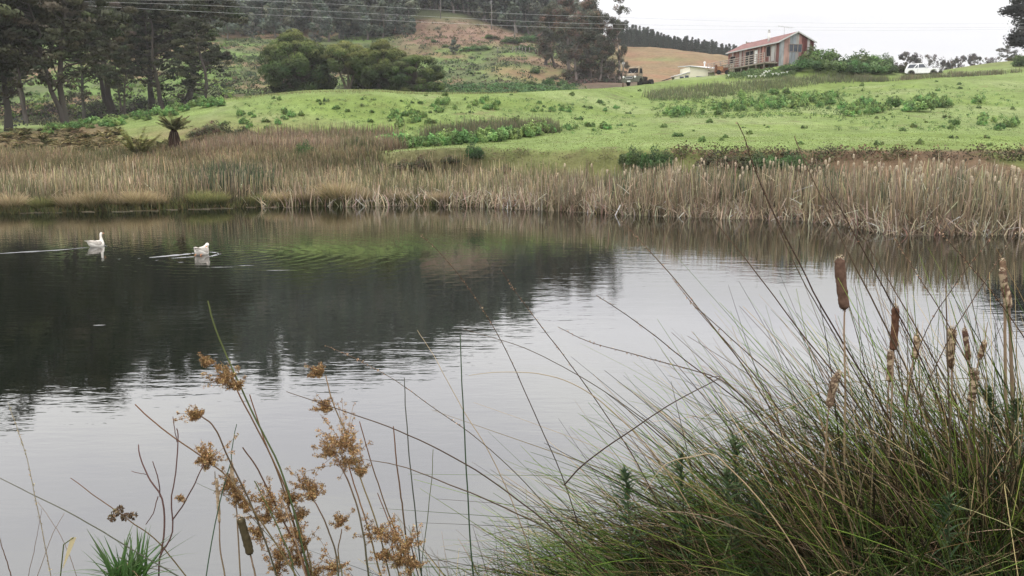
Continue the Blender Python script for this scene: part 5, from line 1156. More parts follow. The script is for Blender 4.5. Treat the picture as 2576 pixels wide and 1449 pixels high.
# ------------------------------------------------------------------ geese
M_goose = plain('white goose feathers', (.80, .77, .70), .8, .1, col2=(.66, .61, .54), scale=9, bump=.3); M_goose2 = plain('grey-brown wing feathers', (.42, .37, .32), .8, .1, col2=(.60, .56, .50), scale=14, bump=.3)
M_bill = plain('orange bill', (.60, .26, .12), .4, .4, var=.1); M_eye = plain('dark eye', (.01, .01, .01), .1, .6)
def loft_path(pts, k=16, n=44):
    """pts: (x, y, z, half width, half height) -> smooth body"""
    q = catmull(pts, n); rings = []
    for i in range(n):
        p = q[i, :3]; tn = q[min(i + 1, n - 1), :3] - q[max(i - 1, 0), :3]; tn = tn / (np.linalg.norm(tn) + 1e-9)
        sd_ = np.cross(tn, (0, 0, 1)) if abs(tn[2]) < .95 else np.cross(tn, (1.0, 0, 0)); 
        if i and np.dot(sd_, ps) < 0: sd_ = -sd_
        sd_ = sd_ / np.linalg.norm(sd_); 
        if i: sd_ = sd_ * .5 + ps * .5; sd_ -= tn * np.dot(sd_, tn); sd_ /= np.linalg.norm(sd_)
        ps = sd_; up_ = np.cross(sd_, tn)
        rings.append([tuple(p + sd_ * math.cos(a) * max(q[i, 3], .004) + up_ * math.sin(a) * max(q[i, 4], .004)) for a in [2 * PI * j / k for j in range(k)]])
    return MB().loft(rings)
def goose(name_lb, loc, rz, neck, beakdir, sc):
    g = thing('goose', name_lb, 'goose', loc, rz, None, sc)
    body = [(-.36, 0, .20, .015, .01), (-.31, 0, .185, .05, .025), (-.22, 0, .14, .115, .085), (-.08, 0, .095, .165, .135), (.08, 0, .08, .165, .15), (.20, 0, .10, .125, .13)] + neck
    bd = loft_path(body).build('body', M_goose, g, True)
    hx, hy, hz = neck[-2][:3]; b_ = Vector(beakdir).normalized(); sd_ = b_.cross(Vector((0, 0, 1))).normalized()
    hp = Vector((hx, hy, hz))
    loft_path([(*(hp + b_ * .035), .022, .022), (*(hp + b_ * .065), .018, .016), (*(hp + b_ * .10 - Vector((0, 0, .006))), .014, .009), (*(hp + b_ * .115 - Vector((0, 0, .008))), .006, .004)], 10, 10).build('bill', M_bill, g, True)
    for s_ in (-1, 1):
        e = hp + b_ * .02 + sd_ * s_ * .031 + Vector((0, 0, .012)); MB().lathe(tuple(e), 'y', [(-.006, .001), (-.004, .006), (.004, .006), (.006, .001)], 8).build('eye', M_eye, g, True)
        loft_path([(.15, s_ * .125, .13, .012, .03), (.05, s_ * .165, .145, .018, .075), (-.10, s_ * .155, .165, .02, .075), (-.24, s_ * .09, .205, .016, .045), (-.35, s_ * .03, .245, .006, .012)], 12, 24).build('wing', M_goose2, g, True)
    for k_ in range(3): loft_path([(-.26, (k_ - 1) * .03, .20, .03, .012), (-.36, (k_ - 1) * .045, .245, .026, .008), (-.42, (k_ - 1) * .055, .262, .008, .004)], 8, 8).build('tail_feather', M_goose, g, True)
    return g
g1 = goose('white goose with upright neck swimming away toward the reeds, the left one of the pair', (GO1.x, GO1.y, -.015), math.radians(66),
           [(.235, 0, .17, .075, .085), (.235, 0, .27, .047, .05), (.225, 0, .37, .036, .038), (.235, 0, .44, .036, .040), (.265, 0, .468, .036, .036), (.295, 0, .462, .018, .018)], (1, -.25, -.05), .78)
g2 = goose('white goose seen from behind, head tucked low, the right one of the pair', (GO2.x, GO2.y, -.015), math.radians(88),
           [(.25, -.02, .18, .08, .085), (.25, -.05, .23, .058, .055), (.20, -.09, .27, .05, .048), (.13, -.115, .28, .048, .05), (.08, -.12, .262, .042, .044), (.04, -.12, .245, .02, .02)], (-1, -.1, -.5), .92)
for s_ in (-1, 1): MB().tube([(-.14, s_ * .085, .04), (-.27, s_ * .075, .045), (-.31, s_ * .08, .02)], [.012, .011, .013], 8).build('leg', M_bill, g2, True)
# raised ripples they push up
def ridge(pts, hgt, wid, lb):
    c = catmull(pts, 30); t_ = np.linspace(0, 1, 30); pr = np.sin(PI * np.clip(t_ * .93 + .05, 0, 1)) ** .6
    V = []; nrm = np.gradient(c, axis=0); nrm = np.stack([-nrm[:, 1], nrm[:, 0]], 1); nrm /= np.linalg.norm(nrm, axis=1, keepdims=True)
    off = np.linspace(-1, 1, 9); H9 = hgt * (np.cos(off * PI) * .5 + .5)
    wob = .6 + .8 * vnoise(np.arange(30) * .7, np.zeros(30), 3)
    for i in range(30):
        for o_, hh_ in zip(off, H9): V.append((c[i, 0] + nrm[i, 0] * wid * o_ * pr[i], c[i, 1] + nrm[i, 1] * wid * o_ * pr[i], .002 + hh_ * pr[i] * wob[i]))
    idx = np.arange(270).reshape(30, 9); F = np.stack([idx[:-1, :-1], idx[:-1, 1:], idx[1:, 1:], idx[1:, :-1]], -1).reshape(-1, 4)
    tag(link('wake_ripple', mkdata('wake_ripple', V, F, M_water, smooth=True)), lb, 'ripple', kind='stuff')
def rp(*pp): return [(*onwater(px, py)[:2],) for px, py in pp]
ridge(rp((-30, 640), (60, 634), (150, 629), (226, 622)), .012, .07, 'low bright ripple trailing behind the left goose')
ridge(rp((375, 648), (430, 643), (470, 639), (492, 636)), .018, .15, 'bright ripple spreading behind the right goose')
ridge(rp((430, 650), (470, 647), (505, 645)), .010, .06, 'short ripple behind the right goose, nearer the camera')
ridge(rp((524, 646), (545, 641), (556, 636)), .014, .07, 'bow ripple at the right of the right goose')
ridge(rp((527, 634), (545, 636), (557, 640)), .012, .06, 'second bow ripple at the right of the right goose')
ridge(rp((255, 617), (264, 618), (270, 620)), .014, .05, 'bow ripple at the breast of the left goose')
for i, (px, py, w_) in enumerate([(455, 660, 14), (395, 655, 10), (350, 650, 8), (300, 652, 8), (250, 818, 30), (620, 668, 40), (560, 672, 60), (700, 680, 60)]):
    ridge(rp((px - w_ / 2, py + .3), (px, py), (px + w_ / 2, py - .4)), .004, .04, 'small ripple on the dark water')

# ------------------------------------------------------------------ plants on the near bank
def run_down(P):
    """carry a traced stem on down to the ground"""
    P = [np.array(p, float) for p in P]; d = P[-1] - P[-2]; d /= np.linalg.norm(d); p = P[-1].copy()
    for _ in range(80):
        d = d + np.array([0, 0, -.10]); d /= np.linalg.norm(d); p = p + d * .06; P.append(p.copy())
        if p[2] < float(gz(p[0], p[1])) - .02: break
    return np.array(P)
def stem_pts(pts, Y0, Y1=None, n=26, down=True):
    """pts tip first, in the photo's frame; Y0 at the tip, Y1 at the last point"""
    Y1 = Y0 if Y1 is None else Y1; m_ = len(pts)
    P = catmull([tuple(at(px, py, Y0 + (Y1 - Y0) * i / (m_ - 1))) for i, (px, py) in enumerate(pts)], n)
    P = P + np.cumsum(rng.normal(0, .0006, P.shape), 0)
    return run_down(P) if down else P
def stem_bag(B, P, r0, r1, c0, c1, k=5):
    n = len(P); t_ = np.linspace(0, 1, n); R = r0 + (r1 - r0) * t_ ** .7
    v, f = tubes(P, R, k); C = np.array(c0) * (1 - t_[:, None]) + np.array(c1) * t_[:, None]
    B.add(v, f, ringcol(np.clip(C * (1 + rng.normal(0, .06, (n, 1))), .004, .9), k))
def seeds(B, P, f1, n, size, col, spread=.006, f0=0.0):
    """little spikelets hugging the tip of a stalk"""
    s = rng.uniform(f0, f1, n) * (len(P) - 1); i = s.astype(int); p = P[i] + (P[np.minimum(i + 1, len(P) - 1)] - P[i]) * (s - i)[:, None]
    c = p + rdir(n) * spread * rng.random((n, 1)); v, f, cc = leaves(c, rng.uniform(.6, 1.3, n) * size, pal(n, col, .18), None, 0, .5); B.add(v, f, cc)
TAN = (.26, .175, .10); DKG = (.035, .065, .035); OLV = (.10, .115, .04); BRN2 = (.11, .065, .042); STW = (.42, .34, .21); GRN = (.085, .17, .045); RSET = (.17, .085, .05)

def panicle(par, px, py, Y, size, ddir=(-.4, .8), n=22, m=18, label=None):
    """brown rush flower cluster: branchlets carrying tight little knots of spikelets"""
    c = np.array(at(px, py, Y)); s = size * Y / F_; B = Bag(); base = c - np.array([ddir[0], 0, ddir[1]]) * s * .55
    for _ in range(n):
        d = np.array([ddir[0], 0, ddir[1]]) + rng.normal(0, .5, 3) * np.array([1, 1, .8]); L = s * rng.uniform(.35, 1.3)
        t_ = np.linspace(0, 1, 5)[:, None]; P = base + d * L * t_ + np.array([0, 0, -1]) * L * .2 * t_ ** 2
        v, f = tubes(P, np.full(5, .0008), 3); B.add(v, f, (.22, .13, .06))
        k = rng.uniform(.35, 1.05, (m // 3, 1)); kn = base + d * L * k + np.array([0, 0, -1]) * L * .2 * k ** 2 + rng.normal(0, s * .05, (m // 3, 3))
        for q in kn:
            cc = q + rdir(12) * .0085 * rng.random((12, 1)) ** .5; v, f, c_ = leaves(cc, .0036 * rng.uniform(.6, 1.4, 12), pal(12, ((.35, .215, .10), (.26, .155, .07), (.46, .32, .155), (.18, .105, .05)), .2), None, 0, .45); B.add(v, f, c_)
    o = link('flower_cluster', B.data('flower_cluster', M_rush), par)
    if label: o['label'] = label
    return o
def plant(name, label, cat, group=None): return thing(name, label, cat, (0, 0, 0), 0, group)
def place_root(o, P):
    """move the thing's origin to where its first stem meets the ground, keep the parts where they are"""
    v = Vector(P[-1]); o.location = v
    for c in o.children: c.location = c.location - v
def add_stem(par, P, r0, r1, c0, c1, seed=None, name='stem'):
    B = Bag(); stem_bag(B, P, r0, r1, c0, c1)
    if seed: seeds(B, P, *seed)
    return link(name, B.data(name, M_rush), par)

# flowering rushes, lower left to middle
SD = ((.34, .21, .10), (.28, .17, .08), (.42, .29, .16))
o = plant('flowering_rush', 'brown-flowered rush clump with several drooping flower clusters, in the lower middle left', 'rush', None)
tr_ = [([(628, 992), (668, 1110), (715, 1210), (770, 1360), (792, 1449)], 3.0, .0022, RSET, OLV), ([(582, 935), (600, 985), (640, 1060), (700, 1180), (752, 1340), (790, 1449)], 3.05, .0024, RSET, DKG),
       ([(523, 757), (545, 830), (585, 925), (640, 1045), (700, 1165), (740, 1290), (778, 1449)], 3.0, .0026, OLV, DKG), ([(505, 1045), (540, 1075), (575, 1150), (625, 1250), (672, 1370), (700, 1449)], 2.95, .0024, BRN2, DKG),
       ([(820, 945), (838, 1010), (872, 1090), (905, 1190), (950, 1310), (985, 1449)], 3.0, .002, TAN, OLV), ([(850, 1155), (880, 1225), (905, 1310), (925, 1449)], 2.9, .0024, BRN2, DKG),
       ([(878, 1170), (905, 1260), (935, 1360), (960, 1449)], 2.95, .0022, RSET, OLV), ([(610, 1125), (650, 1185), (700, 1290), (745, 1380), (770, 1449)], 3.0, .0024, BRN2, RSET),
       ([(595, 1067), (585, 1120), (583, 1160)], 3.1, .0014, DKG, DKG), ([(790, 1262), (815, 1310), (840, 1380), (850, 1449)], 2.85, .0022, BRN2, DKG), ([(860, 1330), (850, 1390), (858, 1449)], 2.85, .0018, BRN2, OLV),
       ([(640, 1210), (690, 1300), (730, 1390), (745, 1449)], 2.9, .002, OLV, DKG), ([(905, 1060), (930, 1150), (965, 1260), (1010, 1380), (1030, 1449)], 3.0, .0018, RSET, OLV), ([(700, 1240), (735, 1330), (770, 1449)], 2.9, .002, TAN, BRN2)]
P = None
for pts, Y, r_, c0, c1 in tr_: P = stem_pts(pts, Y, Y - .1); add_stem(o, P, r_, r_ * 1.7, c0, c1)
for px, py, sz, dd in [(560, 940, 62, (-.8, .35)), (520, 905, 26, (-.2, .9)), (590, 965, 42, (-.6, .6)), (488, 1040, 44, (-.9, .25)), (800, 935, 26, (-.5, .8)), (815, 1020, 36, (-.5, .6)), (850, 1090, 88, (-.35, .8)), (820, 1130, 60, (-.7, .5)), (880, 1110, 60, (0, .9)), (868, 1150, 60, (-.3, .5)),
                       (768, 1215, 62, (-.4, .8)), (785, 1240, 36, (0, .9)), (672, 1255, 58, (-.4, .8)), (700, 1290, 62, (-.2, .8)), (735, 1330, 64, (-.3, .6)), (595, 1235, 62, (-.3, .8)), (575, 1210, 40, (-.6, .6)), (852, 1310, 36, (-.4, .6)), (700, 1385, 62, (-.3, .7)), (745, 1400, 56, (0, .8)), (840, 1420, 52, (-.3, .7)), (790, 1440, 50, (.1, .7)), (640, 1340, 44, (-.6, .5)), (725, 1250, 40, (-.2, .9)), (905, 1180, 34, (-.2, .9)), (660, 1300, 46, (-.5, .5)), (755, 1290, 40, (-.2, .8)), (610, 1265, 44, (-.4, .7)), (690, 1420, 50, (-.4, .6)), (760, 1370, 44, (0, .9))]:
    panicle(o, px, py, 2.95, sz, dd)
place_root(o, P)
o = plant('flowering_rush', 'small rush with brown flower clusters right of the larger flowering clump, at the bottom edge', 'rush')
for pts, Y, r_, c0, c1 in [([(985, 1370), (1005, 1449)], 2.85, .002, BRN2, OLV), ([(1030, 1352), (1052, 1449)], 2.9, .002, BRN2, OLV), ([(950, 1240), (985, 1330), (1030, 1449)], 2.95, .0018, RSET, BRN2)]: P = stem_pts(pts, Y, n=12); add_stem(o, P, r_, r_ * 1.3, c0, c1)
for px, py, sz in [(985, 1345, 56), (1020, 1360, 60), (950, 1330, 40), (1000, 1400, 62), (1035, 1410, 52), (965, 1390, 40)]: panicle(o, px, py, 2.88, sz, (-.3, .7))
place_root(o, P)
o = plant('flowering_rush', 'bent brown rush stem with one dark flower cluster halfway along, left of the flowering clump', 'rush')
P = stem_pts([(340, 1018), (385, 1060), (440, 1103), (520, 1160), (575, 1205), (640, 1290), (700, 1380), (742, 1449)], 2.9, 2.8); add_stem(o, P, .0022, .003, RSET, OLV); panicle(o, 524, 1140, 2.86, 52, (0, .9)); panicle(o, 520, 1160, 2.86, 34, (0, -.2)); place_root(o, P)
# dark upright rush stems
for pts, Y, r_, c0, c1, lb in [([(1157, 842), (1160, 960), (1166, 1080), (1174, 1240), (1190, 1449)], 2.9, .0028, (.05, .08, .04), DKG, 'tallest dark green upright rush stem in the middle of the near bank'),
                               ([(1017, 950), (1022, 1040), (1032, 1160), (1048, 1310), (1062, 1449)], 2.95, .0026, (.10, .10, .08), DKG, 'dark green upright rush stem left of the tallest upright one'),
                               ([(990, 1073), (998, 1160), (1010, 1260), (1026, 1390)], 2.9, .0032, RSET, DKG, 'short dark rush stem with a cut-off reddish tip'),
                               ([(1090, 1130), (1085, 1210), (1075, 1300), (1062, 1400), (1058, 1449)], 3.0, .0018, OLV, DKG, 'thin green rush stem leaning right, between the two dark upright stems')]:
    P = stem_pts(pts, Y); o = plant('upright_rush', lb, 'rush', 'single upright rush stems'); add_stem(o, P, r_ * .6, r_ * 1.2, c0, c1); place_root(o, P)
# far left: thin stems, twigs, leafy plant
for pts, Y, r_, c0, c1, sd_, lb in [([(20, 1012), (45, 1085), (72, 1170), (88, 1250), (105, 1340), (125, 1449)], 2.8, .0016, (.30, .27, .18), TAN, (.5, 150, .0035, ((.36, .30, .19), (.30, .25, .15)), .006), 'thin seeding grass stalk near the left edge of the photo'),
                               ([(-10, 1198), (90, 1248), (180, 1290), (280, 1350), (380, 1410), (450, 1449)], 2.7, .0026, (.16, .15, .11), DKG, None, 'dark green rush stem slanting down from the left edge of the photo'),
                               ([(177, 1202), (230, 1240), (290, 1282), (340, 1320), (400, 1365), (470, 1449)], 2.75, .0024, RSET, OLV, None, 'short reddish-tipped rush stem slanting behind the leafy green plant'),
                               ([(-6, 1340), (10, 1395), (24, 1449)], 2.7, .002, BRN2, BRN2, None, 'brown stem at the very bottom left corner'),
                               ([(162, 1290), (130, 1350), (95, 1449)], 2.8, .0012, TAN, BRN2, None, 'thin brown stalk leaning right in the lower left corner'),
                               ([(105, 1280), (90, 1360), (70, 1449)], 2.8, .0011, BRN2, BRN2, None, 'very thin brown stalk crossing the seeding grass stalk'),
                               ([(494, 1215), (600, 1270), (660, 1330)], 2.95, .0012, OLV, DKG, None, 'thin green blade crossing behind the flowering rush clump'),
                               ([(95, 1262), (150, 1350), (190, 1449)], 2.8, .0011, TAN, BRN2, None, 'thin pale stalk slanting right beside the seeding grass stalk')]:
    P = stem_pts(pts, Y); o = plant('grass_stalk', lb, 'grass stalk', 'single stalks at the lower left'); add_stem(o, P, r_ * .5, r_ * 1.2, c0, c1, sd_); place_root(o, P)
o = plant('dead_twig', 'bare forked reddish-brown twig standing right of the leafy green plant', 'twig')
for pts, r0, r1 in [([(444, 1078), (447, 1100), (441, 1200), (430, 1260), (434, 1330), (420, 1370), (402, 1400), (398, 1449)], .0018, .0042), ([(435, 1048), (438, 1080), (443, 1110)], .0012, .0016), ([(348, 1118), (352, 1150), (367, 1190), (380, 1215), (403, 1248), (412, 1300), (410, 1350), (402, 1400)], .0018, .0036),
                    ([(384, 1160), (396, 1200), (404, 1248)], .0014, .0022), ([(330, 1184), (367, 1196)], .0010, .0012), ([(398, 1250), (385, 1290), (365, 1320)], .002, .0015), ([(512, 1168), (490, 1215), (462, 1268), (435, 1310)], .0018, .0026)]:
    B = Bag(); P = stem_pts(pts, 2.75, down=pts[-1][1] > 1440, n=16); stem_bag(B, P, r0, r1, (.15, .085, .075), (.10, .06, .05)); link('branch', B.data('branch', M_rush), o)
    if pts[-1][1] > 1440: root_ = P
panicle(o, 455, 1252, 2.75, 20, (-.5, .1), 8, 9); place_root(o, root_)
o = plant('leafy_plant', 'bright green strap-leaved plant at the bottom left corner', 'plant'); B = Bag(); n = 120; r = np.random.default_rng(2)
c = np.array(at(322, 1462, 2.7)); az = r.uniform(0, 2 * PI, n); el = r.uniform(.5, 1.45, n); root = c + np.stack([r.normal(0, .022, n), r.normal(0, .03, n), r.normal(0, .01, n)], 1)
d = np.stack([np.cos(az) * np.cos(el), np.sin(az) * np.cos(el), np.sin(el)], 1)
v, f, cc = blades(root, d, r.uniform(.09, .25, n), r.uniform(.007, .013, n), r.uniform(.0, .45, n), pal(n, ((.14, .20, .09), (.11, .17, .07), (.20, .25, .12)), .14, r), 6, .08, r.uniform(-.7, .7, n), r, np.tile(np.array((.07, .15, .03)), (n, 1))); B.add(v, f, cc); link('leaves', B.data('leaves', M_leaf), o)
B = Bag(); P = run_down([c + np.array([0, 0, .01]), c - np.array([0, 0, .03])]); stem_bag(B, P, .008, .01, (.1, .13, .05), (.1, .08, .05)); link('stem', B.data('stem', M_rush), o)
B = Bag(); n = 26; az = r.uniform(0, 2 * PI, n); d = np.stack([np.cos(az), np.sin(az) * .7, r.uniform(-.1, .5, n)], 1); d /= np.linalg.norm(d, axis=1, keepdims=True)
v, f, cc = blades(np.tile(c, (n, 1)) + rdir(n) * .02 + np.array([0, 0, .02]), d, r.uniform(.06, .15, n), r.uniform(.006, .01, n), .5, pal(n, ((.14, .08, .05), (.24, .19, .10), (.09, .06, .04)), .2, r), 5, .2, r.uniform(0, PI, n), r); B.add(v, f, cc); link('withered_leaves', B.data('withered_leaves', M_leaf), o)
B = Bag(); P = np.array([at(x_, y_, 2.72) for x_, y_ in [(332, 1282), (312, 1235), (300, 1262), (282, 1275)]]); 
for x_, y_ in [(290, 1290), (315, 1300), (300, 1283), (335, 1297), (282, 1303)]:
    q = np.array(at(x_, y_, 2.7)); v, f, cc = leaves(q + rdir(30) * .012, .008, pal(30, ((.10, .07, .045), (.18, .13, .08)), .2), None, 0, .5); B.add(v, f, cc)
link('withered_tip', B.data('withered_tip', M_rush), o); place_root(o, run_down([c, c - np.array([0, 0, .03])]))
o = plant('bent_leaf', 'pale folded dry leaf on a green stalk, left of the leafy green plant', 'leaf')
B = Bag(); P = np.array([at(185, 1352, 2.75), at(178, 1362, 2.75), at(160, 1400, 2.75), at(150, 1440, 2.75)]); 
v, f, cc = blades(P[:1] * 1.0, np.array([[-.38, 0, -.92]]), .125, .018, 0.0, np.array([[.55, .46, .28]]), 6, .1, np.array([.2]), rng); B.add(v, f, cc); link('dry_blade', B.data('dry_blade', M_leaf), o)
P2 = run_down([P[0], np.array(at(160, 1370, 2.75)), np.array(at(152, 1449, 2.75))]); add_stem(o, P2, .002, .003, OLV, OLV); place_root(o, P2)

# cattails near the camera
M_head = attr_mat('cattail velvet', 1.0, .02, noise=.3, scale=60, stretch=(1, 1, 1))
def cattail(label, head, w, stem, Y, col=(.145, .09, .065), ragged=0.0, spike=None, group='brown cattails among the rushes at the right', sr=.0028, tuft=True):
    """head: (top, ..., bottom) in the photo's frame; w: its width there"""
    o = plant('cattail', label, 'cattail', group); B = Bag(); n = 30
    P = catmull([tuple(at(px, py, Y)) for px, py in head], n); R0 = w * .9 / 2 * Y / F_; col = tuple(c * .78 for c in col); t_ = np.linspace(0, 1, n)
    prof = np.clip(np.minimum(t_ / .06, (1 - t_) / .07), 0, 1) ** .5; R = R0 * np.maximum(prof, .12) * (1 + np.convolve(rng.normal(0, .04 + .16 * ragged, n + 2), np.ones(3) / 3, 'valid'))
    v, f = tubes(P, R, 14); v = v + rng.normal(0, R0 * .04, v.shape)
    cc = np.array(col) * (.85 + .3 * vnoise(v[:, 0] * 300, v[:, 2] * 120, 3))[:, None]
    if ragged: cc = np.where((vnoise(v[:, 0] * 120, v[:, 2] * 90, 8) > .62)[:, None], np.array((.42, .33, .22)), cc)
    B.add(v, f, cc)
    m_ = int(240 + 500 * ragged); i = rng.integers(1, n - 1, m_); q = P[i] + rdir(m_) * (R[i] * (1.0 + .2 * ragged * rng.random(m_)))[:, None]
    v, f, c_ = leaves(q, .0028, pal(m_, (col, tuple(c * 1.5 for c in col), (.40, .32, .22) if ragged else tuple(c * .7 for c in col)), .15), None, 0, .5); B.add(v, f, c_)
    if tuft:
        q = P[0] + rdir(60) * R0 * .75; v, f, c_ = leaves(q, .003, pal(60, ((.55, .47, .34), (.42, .32, .22)), .15), None, 0, .5); B.add(v, f, c_)
    link('seed_head', B.data('seed_head', M_head, True), o)
    S = stem_pts([head[-1]] + stem, Y, n=16); add_stem(o, S, sr, sr * 1.8, (.27, .19, .13), (.22, .19, .09))
    if spike: add_stem(o, stem_pts(spike, Y, down=False, n=6), .0012, .0022, (.25, .2, .14), (.28, .2, .12), None, 'spike')
    place_root(o, S); return o
cattail('largest brown cattail head, standing clear against the bright water', [(2112, 649), (2114, 690), (2119, 735), (2125, 780)], 29, [(2125, 860), (2126, 980), (2122, 1120)], 2.9)
cattail('dark brown cattail head right of and lower than the largest one', [(2253, 771), (2252, 810), (2249, 850), (2247, 882)], 21, [(2244, 960), (2238, 1060), (2232, 1180)], 3.0, (.14, .075, .05), spike=[(2254, 745), (2253, 772)])
cattail('upper cattail head of the double one near the right edge', [(2522, 655), (2523, 672), (2524, 690), (2527, 740)], 17, [(2530, 860), (2531, 1000), (2535, 1150)], 3.05, (.22, .145, .095), sr=.0045)
cattail('lower, longer cattail head of the double one near the right edge', [(2521, 680), (2526, 710), (2533, 745), (2537, 773)], 20, [(2541, 870), (2545, 1000), (2548, 1150)], 2.95, (.16, .10, .07), .4, sr=.005)
cattail('pale worn cattail head left of the ragged dark-spotted one', [(2306, 843), (2306, 865), (2303, 890), (2298, 902)], 17, [(2290, 940), (2280, 1000), (2276, 1100)], 3.1, (.26, .18, .12), .5, spike=[(2309, 815), (2307, 845)])
cattail('ragged dark-spotted cattail head in the middle of the right-hand group', [(2394, 826), (2395, 850), (2391, 890), (2393, 928)], 21, [(2394, 980), (2390, 1080), (2388, 1180)], 3.0, (.13, .085, .055), .8)
cattail('slim brown cattail head right of the ragged dark-spotted one', [(2427, 830), (2429, 850), (2434, 880), (2438, 905)], 15, [(2443, 960), (2446, 1060), (2450, 1180)], 3.1, (.16, .095, .07), .2, spike=[(2424, 812), (2427, 832)])
cattail('short bent cattail head with a long bare spike above it', [(2477, 860), (2474, 872), (2469, 888), (2463, 902)], 16, [(2455, 960), (2450, 1080), (2448, 1180)], 3.05, (.16, .09, .06), .2, spike=[(2485, 810), (2480, 835), (2474, 862)])
cattail('leaning brown-grey cattail head low down below the largest one', [(2110, 938), (2100, 960), (2092, 990), (2086, 1025)], 22, [(2082, 1080), (2078, 1180)], 2.85, (.18, .125, .085), .7)
cattail('ragged half-stripped cattail head low at the right', [(2452, 932), (2452, 950), (2447, 985), (2442, 1012)], 21, [(2438, 1080), (2436, 1200)], 2.9, (.13, .09, .06), .8)
cattail('brown cattail head directly beneath the dark brown one', [(2240, 884), (2240, 905), (2239, 935), (2237, 962)], 18, [(2234, 1040), (2230, 1180)], 3.1, (.18, .12, .08), .5)
cattail('dark cattail head low at the bottom left among the flowering rushes', [(604, 1302), (612, 1330), (622, 1365), (630, 1396)], 24, [(642, 1449), (648, 1480)], 2.85, (.085, .07, .04), 0.0, group='worn cattails at the lower left')
cattail('thin stripped cattail spike with a pale fluffy collar at the lower left', [(545, 1206), (547, 1240), (550, 1280), (552, 1316)], 8, [(556, 1390), (566, 1449)], 2.9, (.40, .30, .19), .8, spike=[(541, 1185), (543, 1208)], group='worn cattails at the lower left', sr=.0022)
cattail('thin pale stripped cattail spike beside the flowering rush clump', [(583, 1168), (583, 1185), (585, 1205), (588, 1225)], 9, [(595, 1300), (605, 1449)], 2.95, (.45, .36, .24), .8, spike=[(582, 1155), (583, 1170)], group='worn cattails at the lower left', sr=.0022)

